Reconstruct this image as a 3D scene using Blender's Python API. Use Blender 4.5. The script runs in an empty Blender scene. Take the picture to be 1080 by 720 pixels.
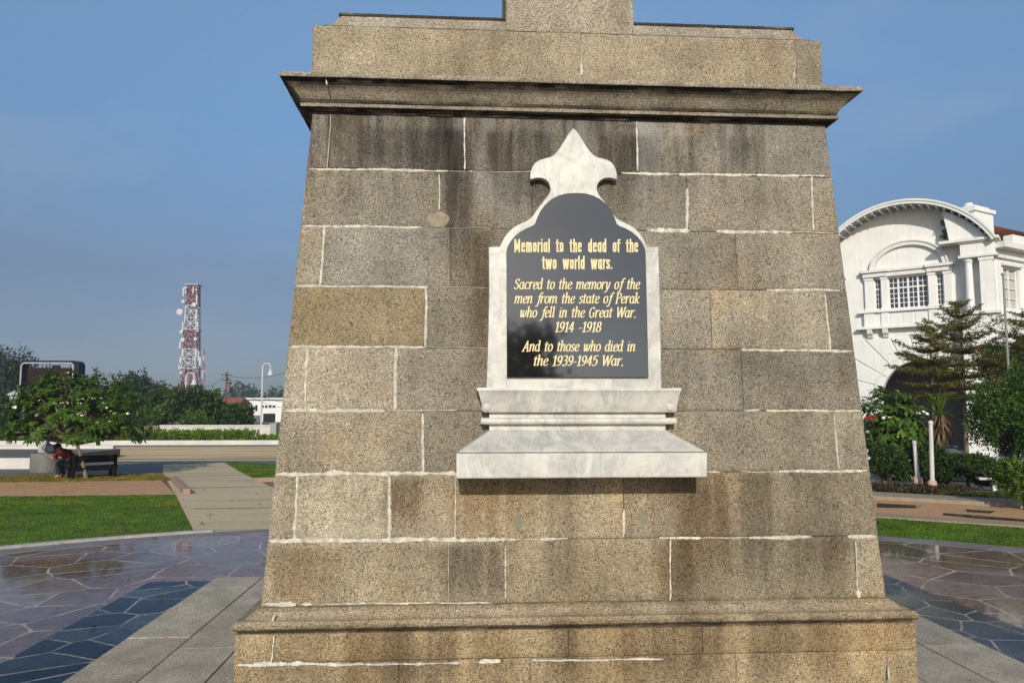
import bpy, bmesh, math, random
import numpy as np
from math import sin, cos, pi, radians, sqrt, atan2
from mathutils import Vector, Matrix, noise
from mathutils.geometry import tessellate_polygon

scene = bpy.context.scene
COL = scene.collection

# ------------------------------------------------------------------ camera, sky, sun, exposure
EYE = 2.0
YAW, PITCH, FPX = radians(3.58), radians(5.07), 800.0
cam_d = bpy.data.cameras.new('camera')
cam_d.sensor_width = 36.0
cam_d.lens = 36.0 * FPX / 1080.0
cam_d.clip_start = 0.05
cam_d.clip_end = 3000.0
cam = bpy.data.objects.new('camera', cam_d)
COL.objects.link(cam)
cam.location = (0, 0, EYE)
cam.rotation_euler = (pi / 2 + PITCH, 0, -YAW)
scene.camera = cam

SUN_EL, SUN_AZ = radians(24.5), radians(184.0)      # azimuth clockwise from +Y
world = bpy.data.worlds.new('World')
scene.world = world
world.use_nodes = True
wn = world.node_tree
wn.nodes.clear()
w_out = wn.nodes.new('ShaderNodeOutputWorld')
w_bg = wn.nodes.new('ShaderNodeBackground')
w_sky = wn.nodes.new('ShaderNodeTexSky')
w_sky.sky_type = 'NISHITA'
w_sky.sun_disc = False
w_sky.sun_elevation = SUN_EL
w_sky.sun_rotation = SUN_AZ
w_sky.altitude = 30
w_sky.air_density = 1.0
w_sky.dust_density = 0.6
w_sky.ozone_density = 1.6
w_tc = wn.nodes.new('ShaderNodeTexCoord')
w_sep = wn.nodes.new('ShaderNodeSeparateXYZ')
w_ramp = wn.nodes.new('ShaderNodeValToRGB')          # hazy, greyer air towards the horizon
w_mul = wn.nodes.new('ShaderNodeMixRGB')
w_mul.blend_type = 'MULTIPLY'
w_mul.inputs[0].default_value = 1.0
wn.links.new(w_tc.outputs['Generated'], w_sep.inputs[0])
wn.links.new(w_sep.outputs['Z'], w_ramp.inputs[0])
e = w_ramp.color_ramp.elements
e[0].position = 0.0
e[0].color = (0.23, 0.285, 0.43, 1)
e[1].position = 0.55
e[1].color = (1.25, 1.42, 1.42, 1)
x = e.new(0.16); x.color = (0.41, 0.415, 0.50, 1)
x = e.new(0.34); x.color = (0.74, 0.90, 1.0, 1)
# thin high cirrus
w_map = wn.nodes.new('ShaderNodeMapping')
w_map.inputs['Scale'].default_value = (1.6, 1.6, 5.0)
w_noi = wn.nodes.new('ShaderNodeTexNoise')
w_noi.inputs['Scale'].default_value = 1.7
w_noi.inputs['Detail'].default_value = 5.0
w_noi.inputs['Roughness'].default_value = 0.55
w_cr = wn.nodes.new('ShaderNodeValToRGB')
w_cr.color_ramp.elements[0].position = 0.52
w_cr.color_ramp.elements[0].color = (0, 0, 0, 1)
w_cr.color_ramp.elements[1].position = 0.80
w_cr.color_ramp.elements[1].color = (0.32, 0.32, 0.32, 1)
w_mix = wn.nodes.new('ShaderNodeMixRGB')
w_mix.inputs[2].default_value = (3.2, 3.6, 4.5, 1)
wn.links.new(w_tc.outputs['Generated'], w_map.inputs[0])
wn.links.new(w_map.outputs[0], w_noi.inputs[0])
wn.links.new(w_noi.outputs[0], w_cr.inputs[0])
wn.links.new(w_cr.outputs[0], w_mix.inputs[0])
wn.links.new(w_sky.outputs[0], w_mul.inputs[1])
w_sunside = wn.nodes.new('ShaderNodeMapRange')        # the haze is bright on the sun's side of the sky
w_sunside.inputs[1].default_value = 0.2; w_sunside.inputs[2].default_value = -0.9
w_m2 = wn.nodes.new('ShaderNodeMixRGB'); w_m2.inputs[2].default_value = (1.15, 1.15, 1.15, 1)
wn.links.new(w_sep.outputs['Y'], w_sunside.inputs[0])
wn.links.new(w_sunside.outputs[0], w_m2.inputs[0])
wn.links.new(w_ramp.outputs[0], w_m2.inputs[1])
wn.links.new(w_m2.outputs[0], w_mul.inputs[2])
wn.links.new(w_mul.outputs[0], w_mix.inputs[1])
wn.links.new(w_mix.outputs[0], w_bg.inputs[0])
w_bg.inputs[1].default_value = 0.10
wn.links.new(w_bg.outputs[0], w_out.inputs[0])

sun_d = bpy.data.lights.new('sun', 'SUN')
sun_d.energy = 3.6
sun_d.angle = radians(0.6)
sun_d.color = (1.0, 0.925, 0.80)
sun = bpy.data.objects.new('sun', sun_d)
COL.objects.link(sun)
sun.location = (0, -20, 30)
to_sun = Vector((sin(SUN_AZ) * cos(SUN_EL), cos(SUN_AZ) * cos(SUN_EL), sin(SUN_EL)))
sun.rotation_euler = to_sun.to_track_quat('Z', 'Y').to_euler()

scene.view_settings.view_transform = 'Standard'
scene.view_settings.look = 'None'
scene.view_settings.exposure = 0.27
scene.view_settings.gamma = 1.0
scene.view_settings.use_curve_mapping = False
scene.render.engine = 'CYCLES'
scene.cycles.max_bounces = 6
scene.cycles.transparent_max_bounces = 8

# ------------------------------------------------------------------ measuring: photo pixel -> point in the place
FW = np.array([sin(YAW) * cos(PITCH), cos(YAW) * cos(PITCH), sin(PITCH)])
RT = np.array([cos(YAW), -sin(YAW), 0.0])
UP = np.cross(RT, FW)
CP = np.array([0, 0, EYE])
def ray(px, py): return FW + RT * (px - 540) / FPX + UP * (360 - py) / FPX
def G(px, py, z=0.0):
    d = ray(px, py); return CP + d * ((z - EYE) / d[2])
def Y(px, py, y):
    d = ray(px, py); return CP + d * (y / d[1])

random.seed(11)
rng = np.random.default_rng(11)

# ------------------------------------------------------------------ object helpers
ORG = {}
def tag(o, label=None, cat=None, group=None, kind=None):
    if label: o['label'] = label
    if cat: o['category'] = cat
    if group: o['group'] = group
    if kind: o['kind'] = kind
    return o
def empty(name, loc, label, cat, group=None, rz=0.0):
    o = bpy.data.objects.new(name, None)
    COL.objects.link(o)
    o.location = loc
    o.rotation_euler = (0, 0, rz)
    o.empty_display_size = 0.2
    ORG[o] = np.array(loc, float) if rz == 0 else np.zeros(3)
    return tag(o, label, cat, group)
def link(name, me, parent=None):
    o = bpy.data.objects.new(name, me)
    COL.objects.link(o)
    if parent is not None: o.parent = parent
    return o

class MB:
    """collects faces; build() links them as ONE mesh object"""
    def __init__(self): self.v = []; self.f = []; self.t = []
    def add(self, vs, fs, tint=(1, 1, 1)):
        n = len(self.v)
        self.v += [tuple(map(float, p)) for p in vs]
        self.f += [tuple(i + n for i in f) for f in fs]
        self.t += [tint] * len(fs)
        return self
    def box(self, c, s, rz=0.0, tint=(1, 1, 1), tilt=None):
        hx, hy, hz = s[0] / 2, s[1] / 2, s[2] / 2
        m = Matrix.Translation(Vector(c)) @ Matrix.Rotation(rz, 4, 'Z')
        if tilt: m = m @ Matrix.Rotation(tilt[0], 4, tilt[1])
        vs = [m @ Vector((a * hx, b * hy, k * hz)) for a in (-1, 1) for b in (-1, 1) for k in (-1, 1)]
        return self.add(vs, [(0, 1, 3, 2), (4, 6, 7, 5), (0, 4, 5, 1), (2, 3, 7, 6), (0, 2, 6, 4), (1, 5, 7, 3)], tint)
    def span(self, a, b, tint=(1, 1, 1)):
        return self.box([(a[i] + b[i]) / 2 for i in range(3)], [abs(b[i] - a[i]) for i in range(3)], 0, tint)
    def tube(self, pts, rad, n=8, tint=(1, 1, 1), cap=True):
        pts = [Vector(p) for p in pts]
        if not hasattr(rad, '__len__'): rad = [rad] * len(pts)
        vs = []; fs = []; ref = None
        for i, p in enumerate(pts):
            d = (pts[min(i + 1, len(pts) - 1)] - pts[max(i - 1, 0)])
            if d.length < 1e-9: d = Vector((0, 0, 1))
            d.normalize()
            if ref is None:
                ref = Vector((1, 0, 0)) if abs(d.x) < 0.9 else Vector((0, 1, 0))
            a = (ref - d * ref.dot(d)).normalized(); ref = a
            b = d.cross(a)
            for k in range(n):
                an = 2 * pi * k / n
                vs.append(p + (a * cos(an) + b * sin(an)) * rad[i])
        for i in range(len(pts) - 1):
            for k in range(n):
                fs.append((i * n + k, i * n + (k + 1) % n, (i + 1) * n + (k + 1) % n, (i + 1) * n + k))
        if cap:
            fs.append(tuple(range(n - 1, -1, -1)))
            fs.append(tuple((len(pts) - 1) * n + k for k in range(n)))
        return self.add(vs, fs, tint)
    def lathe(self, prof, c, n=24, tint=(1, 1, 1)):
        vs = [(c[0] + r * cos(2 * pi * k / n), c[1] + r * sin(2 * pi * k / n), c[2] + z) for r, z in prof for k in range(n)]
        fs = [(i * n + k, i * n + (k + 1) % n, (i + 1) * n + (k + 1) % n, (i + 1) * n + k) for i in range(len(prof) - 1) for k in range(n)]
        fs.append(tuple(range(n - 1, -1, -1)))
        fs.append(tuple((len(prof) - 1) * n + k for k in range(n)))
        return self.add(vs, fs, tint)
    def ball(self, c, r, nu=12, nv=8, tint=(1, 1, 1)):
        if not hasattr(r, '__len__'): r = (r, r, r)
        vs = []; fs = []
        for j in range(1, nv):
            for i in range(nu):
                a, b = 2 * pi * i / nu, pi * j / nv
                vs.append((c[0] + r[0] * sin(b) * cos(a), c[1] + r[1] * sin(b) * sin(a), c[2] + r[2] * cos(b)))
        t = len(vs); vs += [(c[0], c[1], c[2] + r[2]), (c[0], c[1], c[2] - r[2])]
        for j in range(nv - 2):
            for i in range(nu):
                fs.append((j * nu + i, (j + 1) * nu + i, (j + 1) * nu + (i + 1) % nu, j * nu + (i + 1) % nu))
        for i in range(nu):
            fs.append((t, i, (i + 1) % nu)); fs.append((t + 1, (nv - 2) * nu + (i + 1) % nu, (nv - 2) * nu + i))
        return self.add(vs, fs, tint)
    def prism(self, poly, fn, d0, d1, holes=(), tint=(1, 1, 1)):
        """polygon (with holes) in 2-D, fn(x, y, depth) -> point, extruded from d0 (front) to d1"""
        loops = [list(poly)] + [list(h) for h in holes]
        tris = tessellate_polygon([[Vector((p[0], p[1], 0)) for p in l] for l in loops])
        flat = [p for l in loops for p in l]; n = len(flat)
        vs = [fn(p[0], p[1], d0) for p in flat] + [fn(p[0], p[1], d1) for p in flat]
        fs = []
        for t in tris:
            fs.append(tuple(t)); fs.append(tuple(i + n for i in reversed(t)))
        o = 0
        for l in loops:
            m = len(l)
            for i in range(m):
                fs.append((o + i, o + (i + 1) % m, o + (i + 1) % m + n, o + i + n))
            o += m
        return self.add(vs, fs, tint)
    def build(self, name, mat, parent=None, smooth=False, loc=None, bevel=0.0, angle=35, recalc=True):
        off = np.zeros(3)
        p = parent
        while p is not None and p.parent is not None: p = p.parent
        if p is not None: off = ORG.get(p, off)
        if loc is not None: off = np.array(loc, float)
        v = np.array(self.v) - off
        me = bpy.data.meshes.new(name)
        me.from_pydata(v.tolist(), [], self.f)
        at = me.attributes.new('tint', 'FLOAT_COLOR', 'FACE')
        at.data.foreach_set('color', np.array([(*t, 1.0) for t in self.t], np.float32).ravel())
        if recalc:
            bm = bmesh.new(); bm.from_mesh(me)
            bmesh.ops.recalc_face_normals(bm, faces=bm.faces)
            bm.to_mesh(me); bm.free()
        me.materials.append(mat)
        o = link(name, me, parent)
        if loc is not None: o.location = loc
        if smooth:
            me.polygons.foreach_set('use_smooth', [True] * len(me.polygons))
            me.set_sharp_from_angle(angle=radians(angle))
        if bevel:
            b = o.modifiers.new('bevel', 'BEVEL'); b.width = bevel; b.segments = 2; b.limit_method = 'ANGLE'; b.angle_limit = radians(40)
        return o

def mesh_np(name, v, q, mat, parent=None, tint=None, loc=None):
    """fast quad mesh from arrays"""
    off = np.zeros(3)
    p = parent
    while p is not None and p.parent is not None: p = p.parent
    if p is not None: off = ORG.get(p, off)
    if loc is not None: off = np.array(loc, float)
    v = np.asarray(v, np.float64) - off
    n, m = len(v), len(q); k = q.shape[1]
    me = bpy.data.meshes.new(name)
    me.vertices.add(n); me.vertices.foreach_set('co', v.astype(np.float32).ravel())
    me.loops.add(m * k); me.loops.foreach_set('vertex_index', q.astype(np.int32).ravel())
    me.polygons.add(m)
    me.polygons.foreach_set('loop_start', np.arange(0, m * k, k, dtype=np.int32))
    if tint is None: tint = (1.0, 1.0, 1.0)
    if True:
        at = me.attributes.new('tint', 'FLOAT_COLOR', 'FACE')
        c = np.ones((m, 4), np.float32); c[:, :3] = tint
        at.data.foreach_set('color', c.ravel())
    me.update(calc_edges=True)
    me.validate()
    me.materials.append(mat)
    o = link(name, me, parent)
    if loc is not None: o.location = loc
    return o

# ------------------------------------------------------------------ material helpers
class NT:
    def __init__(self, name):
        self.m = bpy.data.materials.new(name); self.m.use_nodes = True
        self.t = self.m.node_tree
        self.b = self.t.nodes['Principled BSDF']; self.out = self.t.nodes['Material Output']
        self.co = None
    def n(self, typ, **kw):
        nd = self.t.nodes.new(typ)
        for k, val in kw.items():
            if k.startswith('i_'): nd.inputs[k[2:].replace('_', ' ')].default_value = val
            else: setattr(nd, k, val)
        return nd
    def l(self, a, b): self.t.links.new(a, b)
    def coord(self, scale=(1, 1, 1), loc=(0, 0, 0), rot=(0, 0, 0)):
        if self.co is None: self.co = self.n('ShaderNodeTexCoord')
        mp = self.n('ShaderNodeMapping')
        mp.inputs['Scale'].default_value = scale; mp.inputs['Location'].default_value = loc; mp.inputs['Rotation'].default_value = rot
        self.l(self.co.outputs['Object'], mp.inputs[0]); return mp.outputs[0]
    def noise(self, co, scale, detail=3, rough=0.5, dist=0.0):
        nd = self.n('ShaderNodeTexNoise', i_Scale=scale, i_Detail=detail, i_Roughness=rough, i_Distortion=dist)
        self.l(co, nd.inputs['Vector']); return nd.outputs[0]
    def ramp(self, fac, stops, interp='LINEAR'):
        r = self.n('ShaderNodeValToRGB'); r.color_ramp.interpolation = interp
        el = r.color_ramp.elements
        while len(el) < len(stops): el.new(0.5)
        for s, (p, c) in zip(el, stops):
            s.position = p
            if not hasattr(c, '__len__'): c = (c, c, c)
            s.color = (*c[:3], 1)
        self.l(fac, r.inputs[0]); return r.outputs[0]
    def mix(self, fac, a, b, mode='MIX'):
        x = self.n('ShaderNodeMixRGB', blend_type=mode)
        for i, s in enumerate((fac, a, b)):
            if hasattr(s, 'links') or hasattr(s, 'is_linked'): self.l(s, x.inputs[i])
            else: x.inputs[i].default_value = s if i == 0 else (*s, 1) if hasattr(s, '__len__') else (s, s, s, 1)
        return x.outputs[0]
    def math(self, op, a, b=0.0):
        x = self.n('ShaderNodeMath', operation=op)
        for i, s in enumerate((a, b)):
            if hasattr(s, 'is_linked'): self.l(s, x.inputs[i])
            else: x.inputs[i].default_value = s
        return x.outputs[0]
    def tint(self):
        a = self.n('ShaderNodeAttribute', attribute_name='tint'); return a.outputs['Color']
    def bump(self, h, strength=0.3, dist=0.01):
        b = self.n('ShaderNodeBump', i_Strength=strength, i_Distance=dist)
        self.l(h, b.inputs['Height']); self.l(b.outputs[0], self.b.inputs['Normal'])
    def set(self, base=None, rough=None, spec=None, metal=None, coat=None):
        for key, val in (('Base Color', base), ('Roughness', rough), ('Specular IOR Level', spec), ('Metallic', metal), ('Coat Weight', coat)):
            if val is None: continue
            if hasattr(val, 'is_linked'): self.l(val, self.b.inputs[key])
            else: self.b.inputs[key].default_value = (*val, 1) if hasattr(val, '__len__') else val
        return self.m

MATS = {}
def plain(name, col, rough=0.6, var=0.12, scale=6.0, metal=0.0, spec=0.18, bump=0.0, tinted=True):
    if name in MATS: return MATS[name]
    t = NT(name)
    nz = t.noise(t.coord(), scale, 5, 0.6)
    c = t.ramp(nz, [(0.25, tuple(k * (1 - var) for k in col)), (0.75, tuple(min(1, k * (1 + var)) for k in col))])
    if tinted: c = t.mix(1.0, c, t.tint(), 'MULTIPLY')
    if bump: t.bump(t.noise(t.coord(), scale * 8, 4), bump, 0.01)
    MATS[name] = t.set(c, rough, spec, metal)
    return MATS[name]

def granite(name, light, dark, ochre=0.35, grime=0.5, topz=None, bands=()):
    t = NT(name)
    co = t.coord()
    sp = t.noise(co, 120, 5, 0.82)
    vo = t.n('ShaderNodeTexVoronoi', i_Scale=135.0); t.l(co, vo.inputs['Vector'])
    vsep = t.n('ShaderNodeSeparateXYZ'); t.l(vo.outputs['Color'], vsep.inputs[0])
    base = t.ramp(sp, [(0.28, tuple(k * 0.62 for k in dark)), (0.44, dark), (0.56, light), (0.74, tuple(min(1, k * 1.25) for k in light))])
    fleck = t.ramp(vsep.outputs[0], [(0.0, 0.24), (0.10, 0.36), (0.15, 1.0), (0.84, 1.0), (0.93, 1.45)])
    base = t.mix(0.75, base, fleck, 'MULTIPLY')
    # broad mottling and rain wear
    mo = t.noise(co, 3.1, 6, 0.62)
    base = t.mix(1.0, base, t.ramp(mo, [(0.3, 0.74), (0.7, 1.2)]), 'MULTIPLY')
    oc = t.noise(t.coord(loc=(3.1, 7.7, 1.3)), 1.9, 5, 0.6, 0.4)
    base = t.mix(t.ramp(oc, [(0.52, 0.0), (0.72, ochre)]), base, t.mix(1.0, base, (1.10, 0.88, 0.56), 'MULTIPLY'))
    st = t.noise(t.coord(scale=(7.0, 7.0, 0.55)), 1.0, 5, 0.62, 0.2)
    big = t.noise(t.coord(loc=(9, 2, 4)), 0.9, 3, 0.5)
    stm = t.math('MULTIPLY', t.ramp(st, [(0.46, 0.0), (0.66, 1.0)]), t.ramp(big, [(0.40, 0.15), (0.62, 1.0)]))
    base = t.mix(t.math('MULTIPLY', stm, grime), base, t.mix(1.0, base, (0.46, 0.44, 0.42), 'MULTIPLY'))
    wd = t.noise(t.coord(scale=(2.4, 2.4, 0.22), loc=(4.2, 3, 6)), 1.0, 4, 0.6, 0.25)     # broad old water stains
    w3 = t.noise(t.coord(loc=(1.2, 8, 3)), 1.3, 3, 0.5)
    wk = t.math('MULTIPLY', t.ramp(wd, [(0.47, 0.0), (0.60, 1.0)]), t.ramp(w3, [(0.38, 0.25), (0.6, 1.0)]))
    base = t.mix(t.math('MULTIPLY', wk, grime * 1.25), base, t.mix(1.0, base, (0.60, 0.545, 0.46), 'MULTIPLY'))
    if topz is not None:      # run-off streaks that start under the cornice, then a dark band above
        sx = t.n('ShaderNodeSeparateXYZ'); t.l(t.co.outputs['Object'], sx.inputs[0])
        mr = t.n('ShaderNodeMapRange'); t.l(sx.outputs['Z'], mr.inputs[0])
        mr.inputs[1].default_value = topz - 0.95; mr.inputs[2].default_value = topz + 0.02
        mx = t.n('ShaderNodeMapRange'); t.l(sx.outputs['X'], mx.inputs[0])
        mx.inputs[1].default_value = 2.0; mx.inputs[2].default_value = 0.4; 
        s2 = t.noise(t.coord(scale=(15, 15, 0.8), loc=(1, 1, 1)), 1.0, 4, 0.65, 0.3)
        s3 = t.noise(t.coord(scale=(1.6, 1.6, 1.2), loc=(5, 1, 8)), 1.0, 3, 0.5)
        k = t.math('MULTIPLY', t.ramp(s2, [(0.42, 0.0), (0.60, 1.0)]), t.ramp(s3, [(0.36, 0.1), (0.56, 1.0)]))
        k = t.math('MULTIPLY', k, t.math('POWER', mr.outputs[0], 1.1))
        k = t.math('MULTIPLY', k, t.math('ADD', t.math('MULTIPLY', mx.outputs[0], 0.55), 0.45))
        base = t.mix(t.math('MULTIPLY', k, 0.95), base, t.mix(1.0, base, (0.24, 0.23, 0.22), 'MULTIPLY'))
        s4 = t.noise(t.coord(scale=(11, 11, 0.6), loc=(8, 3, 2)), 1.0, 4, 0.6, 0.2)
        k2 = t.math('MULTIPLY', t.ramp(s4, [(0.58, 0.0), (0.68, 1.0)]), mr.outputs[0])
        base = t.mix(t.math('MULTIPLY', k2, 0.7), base, (0.13, 0.085, 0.04))
        s5 = t.noise(t.coord(scale=(9, 9, 0.7), loc=(2, 9, 5)), 1.0, 4, 0.6, 0.2)
        k3 = t.math('MULTIPLY', t.ramp(s5, [(0.55, 0.0), (0.66, 1.0)]), mr.outputs[0])
        base = t.mix(t.math('MULTIPLY', k3, 0.6), base, (0.36, 0.36, 0.34))
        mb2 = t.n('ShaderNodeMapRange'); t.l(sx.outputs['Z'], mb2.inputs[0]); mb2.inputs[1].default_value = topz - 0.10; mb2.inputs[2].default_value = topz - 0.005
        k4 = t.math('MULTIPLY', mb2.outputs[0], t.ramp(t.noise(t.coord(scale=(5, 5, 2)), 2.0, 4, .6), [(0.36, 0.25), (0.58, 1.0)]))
        base = t.mix(t.math('MULTIPLY', k4, 0.9), base, (0.022, 0.02, 0.018))  # black lichen band with the cornice's shadow painted into it
    if bands:                 # dark run-off streaks where water has come down the face for years
        bs = t.n('ShaderNodeSeparateXYZ'); t.l(t.co.outputs['Object'], bs.inputs[0])
        wob = t.noise(t.coord(scale=(3, 3, 2.2), loc=(6, 6, 1)), 1.0, 4, .6)
        xw = t.math('ADD', bs.outputs['X'], t.math('MULTIPLY', t.math('SUBTRACT', wob, 0.5), 0.07))
        fine = t.ramp(t.noise(t.coord(scale=(16, 16, 1.0), loc=(3, 5, 2)), 1.0, 5, .65), [(0.34, 0.35), (0.52, 1.0)])
        for (px_, hw_, y0_, y1_, st_, col_) in bands:
            xc = (px_ - 489.75) / 800 * 4.76 - 0.72; h_ = hw_ / 800 * 4.76; za = 2.0 - (y0_ - 431) / 800 * 4.76 - 0.05; zb2 = 2.0 - (y1_ - 431) / 800 * 4.76 - 0.05
            a_ = t.math('ABSOLUTE', t.math('SUBTRACT', xw, xc))
            m1 = t.n('ShaderNodeMapRange', interpolation_type='SMOOTHSTEP'); t.l(a_, m1.inputs[0]); m1.inputs[1].default_value = h_; m1.inputs[2].default_value = h_ * .35
            m2 = t.n('ShaderNodeMapRange', interpolation_type='SMOOTHSTEP'); t.l(bs.outputs['Z'], m2.inputs[0]); m2.inputs[1].default_value = zb2; m2.inputs[2].default_value = zb2 + (za - zb2) * .55
            m3 = t.n('ShaderNodeMapRange', interpolation_type='SMOOTHSTEP'); t.l(bs.outputs['Z'], m3.inputs[0]); m3.inputs[1].default_value = za + .03; m3.inputs[2].default_value = za - .03
            k_ = t.math('MULTIPLY', t.math('MULTIPLY', m1.outputs[0], m2.outputs[0]), t.math('MULTIPLY', m3.outputs[0], fine))
            base = t.mix(t.math('MULTIPLY', k_, st_), base, t.mix(1.0, base, col_, 'MULTIPLY'))
    base = t.mix(1.0, base, t.tint(), 'MULTIPLY')
    hb = t.math('ADD', t.math('MULTIPLY', sp, 0.5), t.noise(co, 320, 2, 0.6))
    hb = t.math('ADD', hb, t.math('MULTIPLY', t.noise(co, 28, 4, .6), 0.9))
    t.bump(hb, 0.6, 0.006)
    return t.set(base, 0.86, 0.3)

def leaf_mat(name, col, trans=0.35, rough=0.45):
    if name in MATS: return MATS[name]
    t = NT(name)
    c = t.mix(1.0, col, t.tint(), 'MULTIPLY')
    nz = t.noise(t.coord(), 3.0, 3)
    c = t.mix(1.0, c, t.ramp(nz, [(0.3, 0.75), (0.7, 1.25)]), 'MULTIPLY')
    t.set(c, rough, 0.18)
    tr = t.n('ShaderNodeBsdfTranslucent')
    t.l(t.mix(1.0, c, (1.25, 1.35, 0.55), 'MULTIPLY'), tr.inputs[0])
    ms = t.n('ShaderNodeMixShader'); ms.inputs[0].default_value = trans
    t.l(t.b.outputs[0], ms.inputs[1]); t.l(tr.outputs[0], ms.inputs[2]); t.l(ms.outputs[0], t.out.inputs[0])
    MATS[name] = t.m
    return t.m

def marble_mat():
    t = NT('white_marble'); co = t.coord()
    wv = t.noise(t.coord(scale=(2.6, 1.0, 1.0), rot=(0.0, 0.75, 0.0)), 2.6, 9, 0.66, 0.9)
    vein = t.ramp(wv, [(0.40, 0.0), (0.485, 0.75), (0.50, 0.9), (0.53, 0.15), (0.60, 0.0)])
    vein = t.math('MULTIPLY', vein, t.ramp(t.noise(t.coord(loc=(2, 2, 6)), 4.0, 3), [(0.38, 0.05), (0.62, 1.0)]))
    cl = t.noise(co, 7.0, 7, 0.7, 0.8)
    c = t.ramp(cl, [(0.36, (0.36, 0.35, 0.325)), (0.50, (0.47, 0.455, 0.41)), (0.62, (0.53, 0.515, 0.46))])
    c = t.mix(t.math('MULTIPLY', vein, 0.62), c, (0.22, 0.225, 0.235))
    dirt_shade = t.noise(t.coord(loc=(4, 1, 1)), 9.0, 5, 0.7)
    c = t.mix(t.ramp(dirt_shade, [(0.55, 0.0), (0.8, 0.4)]), c, (0.34, 0.29, 0.21))
    c = t.mix(1.0, c, t.tint(), 'MULTIPLY')
    t.bump(t.noise(co, 90, 4), 0.12, 0.003)
    return t.set(c, 0.42, 0.4)

def paving_mat(name, stops, grout, scale, gw, rlo, rhi, loc=(0, 0, 0)):
    """crazy paving: irregular polished stones set in mortar"""
    t = NT(name)
    co = t.coord(scale=(1, 1, 0), loc=loc)
    dn = t.n('ShaderNodeTexNoise', i_Scale=0.9, i_Detail=2.0); t.l(co, dn.inputs['Vector'])
    sub = t.n('ShaderNodeVectorMath', operation='SUBTRACT'); t.l(dn.outputs['Color'], sub.inputs[0]); sub.inputs[1].default_value = (0.5, 0.5, 0.5)
    scl = t.n('ShaderNodeVectorMath', operation='SCALE'); t.l(sub.outputs[0], scl.inputs[0]); scl.inputs['Scale'].default_value = 0.16
    ad = t.n('ShaderNodeVectorMath', operation='ADD'); t.l(co, ad.inputs[0]); t.l(scl.outputs[0], ad.inputs[1])
    v1 = t.n('ShaderNodeTexVoronoi', voronoi_dimensions='2D', i_Scale=scale); t.l(ad.outputs[0], v1.inputs['Vector'])
    v2 = t.n('ShaderNodeTexVoronoi', voronoi_dimensions='2D', feature='DISTANCE_TO_EDGE', i_Scale=scale); t.l(ad.outputs[0], v2.inputs['Vector'])
    sp = t.n('ShaderNodeSeparateXYZ'); t.l(v1.outputs['Color'], sp.inputs[0])
    c = t.ramp(sp.outputs[0], stops)
    c = t.mix(1.0, c, t.ramp(t.noise(t.coord(), 7, 6, 0.65), [(0.3, 0.55), (0.7, 1.25)]), 'MULTIPLY')
    c = t.mix(1.0, c, t.ramp(t.noise(t.coord(loc=(3, 3, 0)), 60, 3, 0.7), [(0.3, 0.8), (0.7, 1.2)]), 'MULTIPLY')
    g = t.ramp(v2.outputs['Distance'], [(gw * 0.6, 1.0), (gw, 0.0)])
    wear = t.ramp(t.noise(t.coord(loc=(7, 0, 0)), 3.2, 6, .7), [(0.36, 0.12), (0.6, 1.0)])
    gm = t.math('MULTIPLY', g, wear)
    c = t.mix(gm, c, grout)
    wet = t.noise(t.coord(loc=(1, 5, 0)), 0.55, 4, 0.55)
    r = t.ramp(wet, [(0.47, rlo), (0.64, rhi)])
    r = t.mix(gm, r, (0.75, 0.75, 0.75))
    px = t.n('ShaderNodeSeparateXYZ'); t.l(t.co.outputs['Object'], px.inputs[0])     # the worn left side is dull, the right polished
    dl = t.n('ShaderNodeMapRange', interpolation_type='SMOOTHSTEP'); t.l(t.math('ADD', px.outputs['X'], t.math('MULTIPLY', px.outputs['Y'], -0.55)), dl.inputs[0])
    dl.inputs[1].default_value = -5.6; dl.inputs[2].default_value = -9.6; dl.inputs[3].default_value = 1.0; dl.inputs[4].default_value = 0.0
    sd = t.n('ShaderNodeMapRange'); t.l(px.outputs['X'], sd.inputs[0]); sd.inputs[1].default_value = 0.0; sd.inputs[2].default_value = -2.0
    r = t.mix(t.math('MULTIPLY', t.math('MULTIPLY', dl.outputs[0], sd.outputs[0]), 0.85), r, (0.52, 0.52, 0.52))
    rr = t.mix(0.10, r, t.ramp(t.noise(t.coord(), 25, 4), [(0.3, 0.05), (0.7, 0.6)]))
    hgt = t.math('SUBTRACT', t.math('MULTIPLY', sp.outputs[1], 0.25), t.math('MULTIPLY', gm, 0.6))
    hgt = t.math('ADD', hgt, t.math('MULTIPLY', t.noise(t.coord(), 4.0, 3), 0.45))
    t.bump(hgt, 0.05, 0.008)
    return t.set(c, rr, 0.32)

def ground_mat(name, a, b, scale=3.0, rough=0.9, fine=60, c3=None, stretch=(1, 1, 1), bump=0.3):
    t = NT(name)
    n1 = t.noise(t.coord(scale=stretch), scale, 6, 0.65)
    stops = [(0.32, a), (0.66, b)] if c3 is None else [(0.28, a), (0.5, b), (0.72, c3)]
    c = t.ramp(n1, stops)
    c = t.mix(1.0, c, t.ramp(t.noise(t.coord(), fine, 3, 0.7), [(0.3, 0.74), (0.7, 1.28)]), 'MULTIPLY')
    c = t.mix(1.0, c, t.tint(), 'MULTIPLY')
    t.bump(t.noise(t.coord(), fine, 4, 0.7), bump, 0.02)
    return t.set(c, rough, 0.3)

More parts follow.
